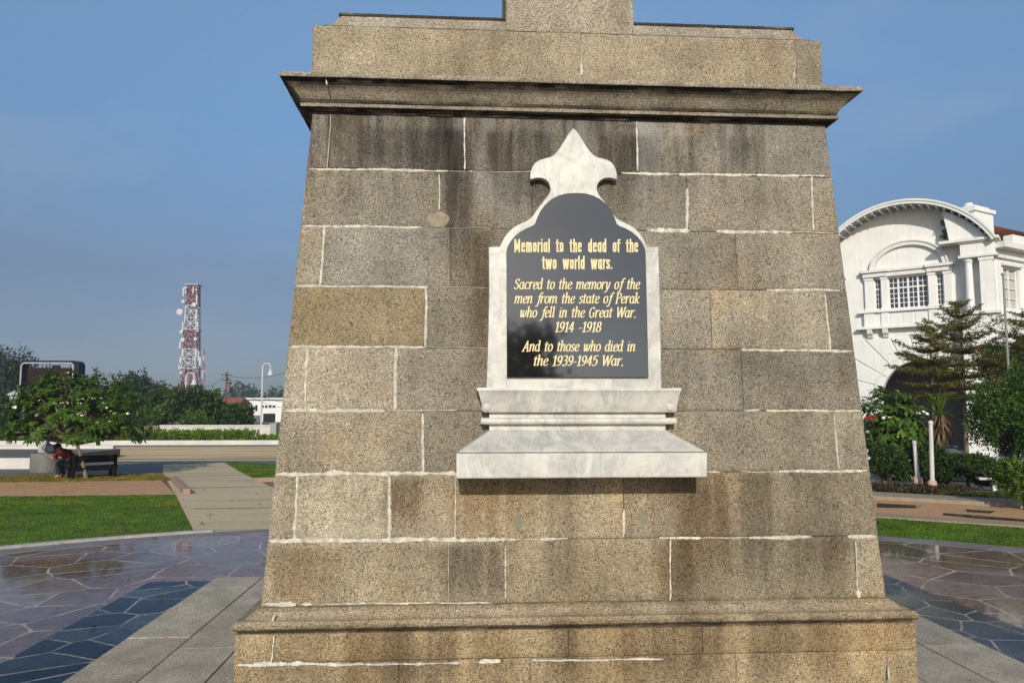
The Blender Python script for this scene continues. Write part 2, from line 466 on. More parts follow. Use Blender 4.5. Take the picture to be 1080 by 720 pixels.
M_STONE = granite('granite_shaft', (0.40, 0.360, 0.288), (0.175, 0.157, 0.125), 0.45, 0.35, topz=3.95, bands=[(480, 22, 124, 300, 0.95, (.34,.32,.30)), (450, 30, 124, 190, 0.8, (.34,.32,.30)), (520, 9, 126, 186, 0.9, (.46,.36,.24)), (536, 9, 126, 182, 0.95, (.46,.36,.24)), (503, 7, 126, 200, 0.7, (1.35,1.36,1.38)), (549, 16, 126, 200, 0.5, (1.35,1.36,1.38)), (575, 20, 126, 250, 0.7, (.34,.32,.30)), (660, 30, 126, 250, 0.7, (.34,.32,.30)), (690, 25, 126, 185, 0.6, (.34,.32,.30)), (735, 22, 126, 190, 0.6, (.34,.32,.30)), (800, 30, 126, 180, 0.5, (.34,.32,.30)), (400, 40, 124, 180, 0.6, (.34,.32,.30)), (505, 18, 240, 440, 0.75, (.46,.36,.24)), (545, 40, 124, 240, 0.5, (.34,.32,.30)), (520, 60, 503, 590, 0.6, (.46,.36,.24)), (590, 24, 500, 640, 0.55, (.34,.32,.30)), (430, 30, 503, 560, 0.7, (.46,.36,.24)), (330, 50, 571, 645, 0.6, (.46,.36,.24)), (500, 55, 571, 640, 0.65, (.34,.32,.30)), (745, 50, 497, 640, 0.75, (.46,.36,.24)), (800, 26, 497, 640, 0.7, (.34,.32,.30)), (860, 45, 497, 640, 0.55, (.34,.32,.30)), (880, 20, 566, 640, 0.5, (.46,.36,.24)), (775, 8, 500, 640, 0.6, (1.35,1.36,1.38)), (712, 30, 566, 640, 0.5, (.46,.36,.24))])
M_STONE_LOW = granite('granite_base', (0.43, 0.35, 0.235), (0.195, 0.158, 0.106), 0.4, 0.40, bands=[(330, 40, 640, 720, 0.4, (.34,.32,.30)), (425, 30, 640, 720, 0.7, (.34,.32,.30)), (470, 22, 640, 720, 0.75, (.34,.32,.30)), (520, 30, 640, 720, 0.45, (.46,.36,.24)), (590, 22, 640, 720, 0.65, (.34,.32,.30)), (690, 30, 640, 720, 0.7, (.34,.32,.30)), (735, 26, 640, 720, 0.7, (.34,.32,.30)), (655, 18, 640, 720, 0.5, (.46,.36,.24)), (800, 30, 640, 720, 0.6, (.34,.32,.30)), (860, 26, 640, 720, 0.5, (.46,.36,.24)), (390, 22, 640, 720, 0.5, (.46,.36,.24))])
M_STONE_TOP = granite('granite_top', (0.42, 0.37, 0.285), (0.20, 0.175, 0.135), 0.25, 0.5)
M_SLAB = granite('granite_slab', (0.47, 0.42, 0.33), (0.28, 0.25, 0.20), 0.2, 0.15)
M_MORTAR = plain('lime_mortar', (0.50, 0.465, 0.40), 0.9, 0.5, 26, bump=0.5)
M_MARBLE = marble_mat()
def weathered(name, col, rough=0.6, amt=0.5):
    t = NT(name)
    c = t.ramp(t.noise(t.coord(), 0.9, 5, .6), [(0.3, tuple(k * .90 for k in col)), (0.7, tuple(k * 1.05 for k in col))])
    st_ = t.ramp(t.noise(t.coord(scale=(4.5, 4.5, .35)), 1.0, 5, .65), [(0.52, 0.0), (0.74, 1.0)])
    c = t.mix(t.math('MULTIPLY', st_, amt), c, t.mix(1.0, c, (.66, .64, .58), 'MULTIPLY'))
    c = t.mix(1.0, c, t.tint(), 'MULTIPLY')
    t.bump(t.noise(t.coord(), 14, 4), .12, .01)
    MATS[name] = t.set(c, rough, .3); return t.m
M_WHITE = weathered('white_paint', (0.70, 0.695, 0.67), 0.6, .4)
M_TRIM = weathered('white_trim', (0.65, 0.64, 0.615), 0.6, .5)
M_GREYROOF = plain('grey_roof_metal', (0.48, 0.48, 0.46), 0.55, 0.12, 2.0)
M_REDTILE = plain('red_roof_tile', (0.27, 0.085, 0.05), 0.8, 0.3, 5.0)
M_GLASS = plain('window_glass', (0.03, 0.035, 0.045), 0.08, 0.2, 1.0, spec=0.8)
M_DARKWOOD = plain('dark_wood', (0.008, 0.0065, 0.0055), 0.8, 0.35, 9.0, spec=0.08, bump=0.3)
M_BARK = plain('grey_bark', (0.16, 0.125, 0.09), 0.9, 0.3, 12.0, bump=0.6)
M_DARKBARK = plain('dark_bark', (0.07, 0.055, 0.042), 0.9, 0.3, 12.0, bump=0.6)
M_METALWHITE = plain('painted_steel_white', (0.46, 0.46, 0.46), 0.5, 0.06, 3.0)
M_METALRED = plain('painted_steel_red', (0.30, 0.135, 0.14), 0.5, 0.1, 3.0)
M_METALGREY = plain('galvanised_steel', (0.34, 0.35, 0.36), 0.5, 0.1, 3.0, metal=0.3)
M_BLACK = plain('dark_navy_steel', (0.010, 0.012, 0.020), 0.6, 0.15, 3.0, spec=0.1)
M_BROWNPANEL = plain('brown_louvre_panel', (0.024, 0.014, 0.011), 0.85, 0.2, 5.0, spec=0.08)
M_CONC = plain('grey_concrete', (0.30, 0.29, 0.27), 0.85, 0.2, 6.0, bump=0.3)
M_PINKCONC = plain('pink_concrete', (0.46, 0.30, 0.25), 0.85, 0.25, 9.0, bump=0.3)
M_WALLWHITE = plain('weathered_white_wall', (0.52, 0.50, 0.46), 0.8, 0.14, 1.2, bump=0.2)
M_TERRAZZO = granite('planter_stone', (0.20, 0.19, 0.175), (0.11, 0.105, 0.10), 0.0, 0.2)
M_RUBBER = plain('rubber', (0.02, 0.02, 0.02), 0.7)
M_FLOWER = plain('white_petal', (0.82, 0.80, 0.70), 0.6, 0.05)
M_FLOWERRED = plain('red_petal', (0.50, 0.015, 0.03), 0.55, 0.1)

# ------------------------------------------------------------------ ground: one sheet, lower by the station road on the right
def sstep(a, b, x):
    t = np.clip((x - a) / (b - a), 0, 1); return t * t * (3 - 2 * t)
DROP = 0.95
def hgt(x, y):
    return -DROP * sstep(22.0, 26.5, 0.42 * x + 0.9 * y) * sstep(4.0, 8.0, x) * (1 - sstep(80, 120, y))
gx = np.concatenate([np.linspace(-1500, -90, 12), np.linspace(-80, 80, 161), np.linspace(90, 1500, 12)])
gy = np.concatenate([np.linspace(-700, -90, 8), np.linspace(-80, 130, 211), np.linspace(150, 2200, 14)])
XX, YY = np.meshgrid(gx, gy)
V = np.stack([XX, YY, hgt(XX, YY)], -1).reshape(-1, 3)
ny, nx = XX.shape
ii = np.arange(ny * nx).reshape(ny, nx)
Q = np.stack([ii[:-1, :-1], ii[:-1, 1:], ii[1:, 1:], ii[1:, :-1]], -1).reshape(-1, 4)
M_EARTH = ground_mat('earth_and_grass', (0.085, 0.075, 0.04), (0.16, 0.125, 0.07), 0.5, 0.95, 30, (0.07, 0.10, 0.025))
tag(mesh_np('ground', V, Q, M_EARTH), 'flat earth and thin grass around the memorial park', 'ground', kind='structure')

def sheet(name, poly, z, mat, label, cat, thick=0.0):
    b = MB()
    pts = [(p[0], p[1]) for p in poly]
    b.prism(pts, lambda x, y, d: (x, y, d), z, 0.001 if z > .03 else z - 0.003)
    o = b.build(name, mat)
    return tag(o, label, cat, kind='structure')
def disc_arc(a0, a1, r, n=60, c=(0.24, 1.88)):
    return [(c[0] + r * sin(radians(a0 + (a1 - a0) * i / n)), c[1] + r * cos(radians(a0 + (a1 - a0) * i / n))) for i in range(n + 1)]
PR = 11.30
M_PLAZA = paving_mat('purple_crazy_paving', [(0.0, (0.120, 0.076, 0.072)), (0.3, (0.155, 0.100, 0.092)), (0.55, (0.185, 0.128, 0.115)), (0.75, (0.19, 0.100, 0.078)), (0.9, (0.165, 0.130, 0.088)), (1.0, (0.23, 0.19, 0.15))],
                     (0.44, 0.385, 0.30), 1.35, 0.022, 0.03, 0.34)
sheet('plaza_paving', disc_arc(0, 360, PR, 120)[:-1], 0.008, M_PLAZA, 'polished purple grey crazy paving circling the memorial', 'paving')
M_PEBBLE = ground_mat('pebble_border', (0.13, 0.115, 0.115), (0.20, 0.18, 0.17), 2.0, 0.55, 45)
ringo = disc_arc(0, 360, PR + 0.42, 120)[:-1]
b = MB(); b.prism(ringo, lambda x, y, d: (x, y, d), 0.012, 0.0, holes=[disc_arc(0, 360, PR, 120)[:-1]])
tag(b.build('paving_border', M_PEBBLE), 'grey pebble border ringing the plaza paving', 'border', kind='structure')
b = MB(); b.prism(disc_arc(-75, -21.5, PR + 0.53, 60) + disc_arc(-21.5, -75, PR + 0.42, 60), lambda x, y, d: (x, y, d), 0.05, 0.0)
tag(b.build('lawn_kerb', M_CONC), 'thin pale concrete kerb curving along the lawn edge', 'kerb', kind='structure')

# crazy paving band of blue slate along each side of the steps
SX0, SX1, SY0, SY1 = -2.87, 4.32, 3.0, 9.22
M_BLUE = paving_mat('blue_slate_paving', [(0.0, (0.005, 0.009, 0.020)), (0.35, (0.010, 0.019, 0.036)), (0.6, (0.036, 0.050, 0.072)), (0.85, (0.017, 0.027, 0.046)), (1.0, (0.06, 0.072, 0.092))],
                    (0.38, 0.34, 0.27), 2.1, 0.026, 0.20, 0.48, loc=(0.35, 0.2, 0))
for xa, xb, lab in ((-3.62, SX0 - 0.004, 'dark blue slate crazy paving band left of the memorial slabs'), (SX1 + 0.004, 5.07, 'dark blue slate crazy paving band right of the memorial slabs')):
    sheet('blue_paving', [(xa, SY0), (xb, SY0), (xb, SY1), (xa, SY1)], 0.014, M_BLUE, lab, 'paving')

# the grey granite slabs the memorial stands on
b = MB()
random.seed(4)
strips = [SX0, -2.335, -1.845, -1.33, -0.6, 0.2, 1.0, 1.8, 2.55, 2.98, 3.32, 3.80, SX1]
for i in range(len(strips) - 1):
    y = SY0
    while y < SY1 - 0.05:
        ln = random.uniform(0.9, 1.9)
        y2 = SY1 if y + ln > SY1 - 0.5 else y + ln
        gl = 0.006 if i else 0.0
        k = random.uniform(0.88, 1.08)
        z = 0.050 + random.uniform(-0.002, 0.002)
        b.span((strips[i] + gl, y + 0.002, 0.0), (strips[i + 1] - 0.006, y2 - 0.003, z), (k, k * random.uniform(0.97, 1.0), k * random.uniform(0.93, 1.0)))
        y = y2
o = b.build('stone_slabs', M_SLAB, bevel=0.004)
tag(o, 'grey granite slabs laid around the foot of the memorial', 'slabs', kind='structure')

# left: lawn, walkway, dry verge, path, street, parade ground
def edge(l): return [tuple(G(*p)[:2]) for p in l]
C0 = (0.24, 1.88)
pn = G(205, 563); pl2 = G(185, 522); pfar = G(172, 500)
M_LAWNSOIL = ground_mat('lawn_soil', (0.045, 0.085, 0.012), (0.075, 0.125, 0.02), 1.2, 0.95, 40)
angp = math.degrees(atan2(pn[0] - C0[0], pn[1] - C0[1]))
lawnL = disc_arc(-75, angp, PR + 0.53, 40) + [tuple(pl2[:2])] + edge([(150, 522.5), (0, 524)]) + [(-22.0, 18.2)]
sheet('lawn_soil', lawnL, 0.016, M_LAWNSOIL, 'soil under the left lawn', 'soil')
M_BRICK = ground_mat('brown_brick_walk', (0.33, 0.175, 0.08), (0.44, 0.255, 0.125), 1.5, 0.8, 25, (0.22, 0.135, 0.08), stretch=(0.4, 2.5, 1))
wL = [tuple(pl2[:2])] + edge([(150, 522.5), (0, 524)]) + [(-22.0, 18.2), (-24, 22.2)] + edge([(0, 509), (170, 507)])
sheet('brick_walkway', wL, 0.012, M_BRICK, 'brown brick walkway behind the left lawn', 'walkway')
M_DRY = ground_mat('dry_verge', (0.18, 0.14, 0.04), (0.27, 0.20, 0.07), 0.9, 0.95, 40, (0.09, 0.12, 0.02))
vL = edge([(182, 507), (170, 507), (0, 509)]) + [(-24, 22.25), (-25, 25.2)] + edge([(0, 503), (170, 500)])
sheet('dry_verge_soil', vL, 0.016, M_DRY, 'yellowed verge beside the street', 'verge')
M_PATH = ground_mat('concrete_path', (0.36, 0.28, 0.165), (0.47, 0.375, 0.23), 0.8, 0.85, 40, (0.25, 0.20, 0.135), stretch=(0.10, 0.9, 1))
pr_ = [G(237, 488), G(249.5, 495.6), G(266, 504)]
path = disc_arc(angp, -4, PR + 0.42, 20) + [tuple(G(300, 520)[:2])] + [tuple(p[:2]) for p in reversed(pr_)] + edge([(172, 490), (172, 500), (185, 522)])
sheet('concrete_path', path, 0.010, M_PATH, 'pale concrete path leading from the plaza to the street', 'path')
b = MB()
for (p, q) in (((203, 537), (300, 535.5)), ((196, 515), (285, 513)), ((188, 503), (262, 501))):
    a, c = G(*p), G(*q); b.add([(a[0], a[1] - .03, .0135), (c[0], c[1] - .03, .0135), (c[0], c[1] + .03, .0135), (a[0], a[1] + .03, .0135)], [(0, 1, 2, 3)])
tag(b.build('path_joint', plain('damp_joint', (0.07, 0.06, 0.05), 0.8)), 'dark expansion joints across the concrete path', 'joint', kind='structure')
for (quad, lab) in (([(237, 488), (300, 490.5), (300, 494), (249, 493)], 'narrow green lawn strip beside the far end of the path'), ([(249.5, 495.6), (300, 497), (300, 508), (266, 504)], 'small green lawn strip right of the path near the memorial')):
    sheet('lawn_soil', edge(quad), 0.018, M_LAWNSOIL, lab, 'lawn')
M_ASPH = ground_mat('asphalt', (0.085, 0.085, 0.088), (0.12, 0.118, 0.118), 0.7, 0.7, 50, stretch=(0.4, 1.6, 1))
sheet('street', [(-80, 23.0 + 4)] + edge([(0, 500.5), (172, 500), (172, 490), (237, 488), (300, 490)]) + [(7, 27.2), (7, 30.0), (-80, 31.0)], 0.008, M_ASPH, 'grey asphalt street crossing behind the path', 'street')
t = NT('parade_ground_stripes')
nA = t.noise(t.coord(scale=(0.022, 0.62, 1), rot=(0, 0, 0.03)), 1.0, 4, 0.7)
cA = t.ramp(nA, [(0.36, (0.24, 0.165, 0.085)), (0.43, (0.55, 0.39, 0.19)), (0.49, (0.68, 0.52, 0.30)), (0.53, (0.26, 0.175, 0.09)), (0.58, (0.58, 0.42, 0.22))])
cA = t.mix(1.0, cA, t.ramp(t.noise(t.coord(), 12, 4, .7), [(0.3, .8), (.7, 1.2)]), 'MULTIPLY')
t.bump(t.noise(t.coord(), 20, 4), 0.2, 0.02)
M_TAN = t.set(cA, 0.9, 0.2)
sheet('parade_ground', [(-80, 31.0), (7, 30.0), (10, 41.0), (-80, 41.6)], 0.009, M_TAN, 'tan banded gravel parade ground beyond the street', 'gravel field')
sheet('back_road', [(-80, 41.6), (10, 41.0), (10, 43.3), (-80, 43.3)], 0.010, ground_mat('old_asphalt', (0.14, 0.115, 0.10), (0.19, 0.155, 0.135), 0.5, 0.8, 30), 'brownish strip of road below the white kerb', 'road')
# right: lawn strip, walkway with drains, bed
def RL(y0, y1, ext=1.5):   # a line across the right side through (925,y0),(1080,y1), world end points
    a, c = G(925, y0)[:2], G(1080, y1)[:2]; d = (c - a) / np.linalg.norm(c - a)
    return a - d * 4.0, c + d * 8.0
a, c = RL(547, 557.5)
angs = (20, 78)
sheet('lawn_soil', disc_arc(*angs, PR + 0.42, 40) + [tuple(c), tuple(a)], 0.016, M_LAWNSOIL, 'soil under the right lawn strip', 'soil')
a2, c2 = RL(544, 554)
sheet('walkway_kerb', [tuple(a), tuple(c), tuple(c2), tuple(a2)], 0.05, plain('tan_kerb_stone', (0.27, 0.215, 0.15), 0.8, .15), 'thin tan kerb along the right lawn strip', 'kerb')
a3, c3 = RL(527, 536)
sheet('brick_walkway', [tuple(a2), tuple(c2), tuple(c3), tuple(a3)], 0.012, M_BRICK, 'brown brick walkway behind the right lawn strip', 'walkway')
a4, c4 = RL(522.5, 531)
sheet('bed_kerb', [tuple(a3), tuple(c3), tuple(c4), tuple(a4)], 0.09, plain('tan_kerb_stone', (0.27, 0.215, 0.15), 0.8, .15), 'tan stone kerb edging the shrub bed', 'kerb')
M_PUDDLE = plain('wet_dark_paving', (0.055, 0.045, 0.038), 0.12, 0.2, 4)
for quad in ([(925, 531), (972, 533.5), (968, 536.5), (925, 535.5)], [(1018, 537.5), (1050, 539.5), (1044, 542), (1020, 540.2)], [(995, 541.5), (1035, 544.5), (1085, 548.5), (1085, 551), (1030, 547.5), (994, 543.5)]):
    sheet('puddle', edge(quad), 0.016, M_PUDDLE, 'dark damp patch on the brown brick walkway', 'puddle')
b = MB()
pa, pb = G(183.5, 507.2), G(197, 521.5)
for p_, q_ in ((pa, pb),):
    d = (q_ - p_)[:2]; ln = np.linalg.norm(d); m = (p_ + q_) / 2
    b.box((m[0], m[1], 0.07), (ln, 0.16, 0.14), atan2(d[1], d[0]))
tag(b.build('walkway_end_kerb', plain('reddish_kerb', (0.28, 0.19, 0.14), 0.85, .2), bevel=0.01), 'short reddish kerb closing the brick walkway beside the path', 'kerb', kind='structure')
pq = G(268, 508)
b = MB(); b.box((pq[0] + .5, pq[1], 0.06), (1.0, 0.14, 0.12), 0.05)
tag(b.build('path_edge_kerb', plain('reddish_kerb', (0.28, 0.19, 0.14), 0.85, .2), bevel=0.01), 'short reddish kerb right of the path beside the memorial', 'kerb', kind='structure')
# station road, on the lower level
rd = [(9.0, 30.0), (19.5, 22.5), (60, 2), (66, 10), (28, 30.5), (13, 37.0)]
b = MB(); b.add([(x_, y_, hgt(np.array(x_), np.array(y_)) + 0.03) for x_, y_ in rd], [tuple(range(len(rd)))])
tag(b.build('station_road', M_ASPH), 'asphalt road in front of the white station', 'road', kind='structure')

backlawn = disc_arc(-3.5, 19.5, PR + 0.44, 20) + [(5.5, 17.5), (3.0, 25.5), (-2.5, 25.5)]
sheet('lawn_soil', backlawn, 0.015, M_LAWNSOIL, 'lawn behind the memorial', 'lawn')
# grass blades on the lawns
def in_poly(P, poly):
    x_, y_ = P[:, 0], P[:, 1]; ins = np.zeros(len(P), bool); j = len(poly) - 1
    for i in range(len(poly)):
        xi, yi = poly[i]; xj, yj = poly[j]
        c_ = ((yi > y_) != (yj > y_)) & (x_ < (xj - xi) * (y_ - yi) / (yj - yi + 1e-12) + xi)
        ins ^= c_; j = i
    return ins
def grass(name, poly, n, hmin, hmax, mat, label, xlim=None, z=0.016, w=0.010):
    P = np.array(poly); lo, hi = P.min(0), P.max(0)
    if xlim: lo[0] = max(lo[0], xlim[0]); hi[0] = min(hi[0], xlim[1])
    pts = rng.uniform(lo, hi, (int(n * 2.6), 2)); pts = pts[in_poly(pts, poly)][:n]; m = len(pts)
    h = rng.uniform(hmin, hmax, m); a = rng.uniform(0, 2 * pi, m); ln = rng.uniform(0.1, 0.9, m) * h
    dx, dy = np.cos(a), np.sin(a); la = rng.uniform(0, 2 * pi, m)
    base = np.column_stack([pts, np.full(m, z)])
    s = np.column_stack([dx, dy, np.zeros(m)]) * (w * rng.uniform(0.7, 1.5, m))[:, None]
    top = base + np.column_stack([np.cos(la) * ln, np.sin(la) * ln, h])
    v = np.stack([base - s, base + s, top], 1).reshape(-1, 3)
    q = np.arange(3 * m).reshape(-1, 3)
    k = np.array([0.92 + 0.3 * noise.noise(Vector((p[0] * .8, p[1] * .8, 0))) + .35 * noise.noise(Vector((p[0] * 2.6, p[1] * 2.6, 7))) for p in pts]) * rng.uniform(0.8, 1.2, m)
    dry = np.array([max(0, noise.noise(Vector((p[0] * .9 + 4, p[1] * .9, 3)))) for p in pts]); tn = np.column_stack([k * rng.uniform(.85, 1.3, m) * (1 + (1.3 if mat is M_GRASS else -.25) * dry), k, k * .9])
    tag(mesh_np(name, v, q, mat, None, tn), label, 'grass', kind='stuff')
M_GRASS = leaf_mat('grass_blade', (0.080, 0.165, 0.012), 0.35, .6)
M_DRYGRASS = leaf_mat('dry_grass_blade', (0.19, 0.155, 0.035), 0.3)
grass('lawn_grass', lawnL, 80000, 0.010, 0.024, M_GRASS, 'short green lawn grass left of the path', (-13.5, 0))
grass('lawn_grass', disc_arc(*angs, PR + 0.44, 40) + [tuple(c), tuple(a)], 60000, 0.010, 0.024, M_GRASS, 'short green grass of the narrow lawn right of the memorial', (4, 12))
grass('verge_grass', vL, 16000, 0.02, 0.06, M_DRYGRASS, 'dry yellow grass on the verge under the frangipani', (-16, 0))
for quad in ([(237, 488), (300, 490.5), (300, 494), (249, 493)], [(249.5, 495.6), (300, 497), (300, 508), (266, 504)]):
    grass('verge_grass', edge(quad), 4000, 0.03, 0.07, M_GRASS, 'green grass strip right of the far path', None)

# ------------------------------------------------------------------ THE MEMORIAL
YF, BAT, ZB = 4.70, 0.05, 0.79
def FP(px, py, off=0.0):
    """pixel -> (x, y, z) on the battered front face pushed out by off"""
    d = ray(px, py)
    tt = (YF - off + BAT * (EYE - ZB)) / (d[1] - BAT * d[2])
    return CP + d * tt
def front_y(z, off=0.0): return YF + BAT * (z - ZB) - off
pBL, pBR, pTL, pTR = FP(275, 637), FP(935, 632), FP(330, 113), FP(870, 127)
ZT = (pTL[2] + pTR[2]) / 2
zb = (pBL[2] + pBR[2]) / 2
def xl(z): return pBL[0] + (pTL[0] - pBL[0]) * (z - zb) / (ZT - zb)
def xr(z): return pBR[0] + (pTR[0] - pBR[0]) * (z - zb) / (ZT - zb)
BACK = 7.60
def by(z): return BACK - BAT * (z - ZB)
mem = empty('war_memorial', ((pBL[0] + pBR[0]) / 2, (YF + BACK) / 2, 0.05), 'tall tapered war memorial of weathered granite blocks with white mortar joints', 'memorial')

def nz3(x, y, z, s): return noise.noise(Vector((x * s, y * s, z * s)))
# courses of blocks on the front: boundaries and joints measured in the photograph
courses_y = [(113, 127), (178, 186), (238, 246), (301.5, 306.5), (365, 370), (433, 433), (500, 496.5), (570.5, 565.5), (637, 632)]
cz = []
for i, (l_, r_) in enumerate(courses_y):
    cz.append((FP(320 - i * 5, l_)[2] + FP(875 + i * 7, r_)[2]) / 2)
joints = [[347, 490, 672], [463, 562, 725, 857], [340, 475, 600, 777], [449, 590, 750, 873], [323, 417, 600, 783], [446, 600, 882],
          [312, 411, 480, 658], [473, 533, 707, 903]]
def mid_y(i): return ((courses_y[i][0] + courses_y[i + 1][0]) / 2 + (courses_y[i][1] + courses_y[i + 1][1]) / 2) / 2
tints = [[(.62, .62, .66), (.60, .60, .62), (.66, .66, .66), (.82, .82, .84)],
         [(.86, .85, .84), (.66, .67, .70), (.66, .65, .65), (.80, .79, .78), (.95, .92, .88)],
         [(.92, .89, .82), (.82, .83, .86), (.72, .71, .70), (.86, .85, .84), (.94, .92, .89)],
         [(.96, .86, .66), (.84, .84, .84), (.86, .85, .84), (.95, .92, .86), (.66, .65, .64)],
         [(.96, .93, .88), (.98, .94, .86), (.86, .85, .84), (.86, .84, .82), (.86, .85, .84), (.82, .81, .80)],
         [(1.0, .95, .86), (.88, .85, .80), (.88, .84, .78), (.94, .91, .84), (.84, .82, .79)],
         [(1.04, .98, .88), (1.06, 1.0, .9), (.86, .80, .70), (1.04, .95, .80), (.90, .84, .74)],
         [(.88, .81, .68), (.86, .80, .70), (1.08, .98, .80), (.90, .84, .72), (.94, .88, .76)]]
sb = MB()
random.seed(7)
def block_face(x0b, x1b, x0t, x1t, z0, z1, fn, tint, seed, gap=0.0014):
    """one dressed block: softly uneven face, arrises worn back, sides running into the core"""
    wid = (x1b - x0b + x1t - x0t) / 2; nx_ = max(4, int(wid / 0.035)); nz_ = max(4, int((z1 - z0) / 0.035))
    def us(n):
        u_ = [0.0, 0.007 / max(wid if n == nx_ else z1 - z0, .05)]
        u_ += [k / n for k in range(1, n)] + [1 - u_[1], 1.0]
        return u_
    ux, uz = us(nx_), us(nz_)
    vs = []
    for j, q in enumerate(uz):
        for i, p in enumerate(ux):
            xa = x0b + (x0t - x0b) * q + gap; xb = x1b + (x1t - x1b) * q - gap
            xx = xa + (xb - xa) * p; zz = z0 + gap + (z1 - z0 - 2 * gap) * q
            edge_ = i in (0, len(ux) - 1) or j in (0, len(uz) - 1)
            ch = nz3(xx, zz, seed, 22) * 0.004
            dpt = 0.0025 * nz3(xx, zz, seed, 5) + 0.0018 * nz3(xx, zz, seed + 3, 26) + 0.002 * sin(seed)
            if edge_:
                dpt -= 0.0035 + abs(ch)
                if i == 0: xx += abs(ch) * .6
                if i == len(ux) - 1: xx -= abs(ch) * .6
                if j == 0: zz += abs(ch) * .6
                if j == len(uz) - 1: zz -= abs(ch) * .6
            vs.append(fn(xx, zz, dpt))
    w_ = len(ux); fs = [(j * w_ + i, j * w_ + i + 1, (j + 1) * w_ + i + 1, (j + 1) * w_ + i) for j in range(len(uz) - 1) for i in range(w_ - 1)]
    rim = [i for i in range(w_)] + [j * w_ + w_ - 1 for j in range(1, len(uz))] + [(len(uz) - 1) * w_ + i for i in range(w_ - 2, -1, -1)] + [j * w_ for j in range(len(uz) - 2, 0, -1)]
    n0 = len(vs)
    for k in rim:
        xx, zz = None, None
        j, i = divmod(k, w_)
        xa = x0b + (x0t - x0b) * uz[j] + gap; xb = x1b + (x1t - x1b) * uz[j] - gap
        vs.append(fn(xa + (xb - xa) * ux[i], z0 + gap + (z1 - z0 - 2 * gap) * uz[j], -0.045))
    m = len(rim)
    fs += [(rim[k], n0 + k, n0 + (k + 1) % m, rim[(k + 1) % m]) for k in range(m)]
    sb.add(vs, fs, tint)
def f_front(x, z, d): return (x, front_y(z) - d, z)
for i in range(8):
    z1, z0 = cz[i], cz[i + 1]
    xs = [None] + [FP(j, mid_y(i))[0] for j in joints[i]] + [None]
    for k in range(len(xs) - 1):
        a0, a1 = (xl(z0), xl(z1)) if k == 0 else (xs[k], xs[k])
        b0, b1 = (xr(z0), xr(z1)) if k == len(xs) - 2 else (xs[k + 1], xs[k + 1])
        tn = tints[i][k % len(tints[i])]; vv = 1 + .16 * sin(i * 3.7 + k * 5.3)
        block_face(a0, b0, a1, b1, z0, z1, f_front, tuple(min(1.15, q_ * vv) for q_ in tn), i * 10 + k)
# the other three sides, regular bond
for i in range(8):
    z1, z0 = cz[i], cz[i + 1]
    for side in range(3):
        n = 3 + (i + side) % 2
        cuts = [0] + sorted(random.uniform(k / n - .06, k / n + .06) for k in range(1, n)) + [1]
        for k in range(n):
            kk = random.uniform(.8, 1.0); tn = (kk, kk * .96, kk * .88)
            if side == 0:      # back
                fn = lambda x, z, d: (xl(z) + (xr(z) - xl(z)) * x, by(z) + d, z)
            elif side == 1:    # left
                fn = lambda x, z, d: (xl(z) - d, front_y(z) + (by(z) - front_y(z)) * x, z)
            else:
                fn = lambda x, z, d: (xr(z) + d, front_y(z) + (by(z) - front_y(z)) * x, z)
            c0, c1 = cuts[k], cuts[k + 1]
            block_face(c0, c1, c0, c1, z0, z1, fn, tn, 100 + i * 10 + k + side * 30, 0.001)
# dark core behind the joints
ci = 0.012
vs = [(xl(z) + ci, front_y(z) + ci, z) for z in (zb, ZT)] + [(xr(z) - ci, front_y(z) + ci, z) for z in (zb, ZT)] + [(xr(z) - ci, by(z) - ci, z) for z in (zb, ZT)] + [(xl(z) + ci, by(z) - ci, z) for z in (zb, ZT)]
sb.add(vs, [(0, 2, 3, 1), (2, 4, 5, 3), (4, 6, 7, 5), (6, 0, 1, 7), (1, 3, 5, 7), (0, 6, 4, 2)], (.55, .52, .48))
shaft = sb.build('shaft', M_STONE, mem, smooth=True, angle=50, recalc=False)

def ring(mb, prof, rect, step=0.06, jit=0.002, tint=(1, 1, 1), seed=0, dirt_shade=None, kx=1.0):
    """profile [(offset, z)...] run round a rectangle with mitred corners; long sides cut up and made slightly uneven"""
    x0, x1, y0, y1 = rect
    def loop(off):
        ox = off * kx
        c_ = [(x0 - ox, y0 - off), (x1 + ox, y0 - off), (x1 + ox, y1 + off), (x0 - ox, y1 + off)]
        return c_
    nseg = [max(1, int(((x1 - x0) if k % 2 == 0 else (y1 - y0)) / step)) for k in range(4)]
    vs = []; n = sum(nseg)
    for off, z in prof:
        c_ = loop(off)
        for k in range(4):
            p, q = c_[k], c_[(k + 1) % 4]
            for s in range(nseg[k]):
                f_ = s / nseg[k]
                xx, yy = p[0] + (q[0] - p[0]) * f_, p[1] + (q[1] - p[1]) * f_
                d = jit * nz3(xx * 1.0, yy + z * 7, seed, 9) + jit * .6 * nz3(xx, yy + z * 5, seed + 9, 31)
                vs.append((xx + (d if k in (1, 3) else 0), yy + (d if k in (0, 2) else 0), z + d))
    fs = [(i * n + k, i * n + (k + 1) % n, (i + 1) * n + (k + 1) % n, (i + 1) * n + k) for i in range(len(prof) - 1) for k in range(n)]
    mb.add(vs, fs, tint)
    if dirt_shade:                  # grime and shade painted dark along some rows of the moulding, uneven along its length
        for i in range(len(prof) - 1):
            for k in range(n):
                if dirt_shade[i]:
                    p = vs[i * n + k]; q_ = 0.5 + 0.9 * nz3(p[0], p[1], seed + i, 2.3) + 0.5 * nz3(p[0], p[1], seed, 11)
                    d = max(.04, 1 - dirt_shade[i] * min(1, max(.55, q_ + .45))); mb.t[-len(fs) + i * n + k] = (d, d * .98, d * .94)
    mb.add([vs[k] for k in range(n)], [tuple(range(n - 1, -1, -1))], tint)
    mb.add(vs[-n:], [tuple(range(n))], tint)

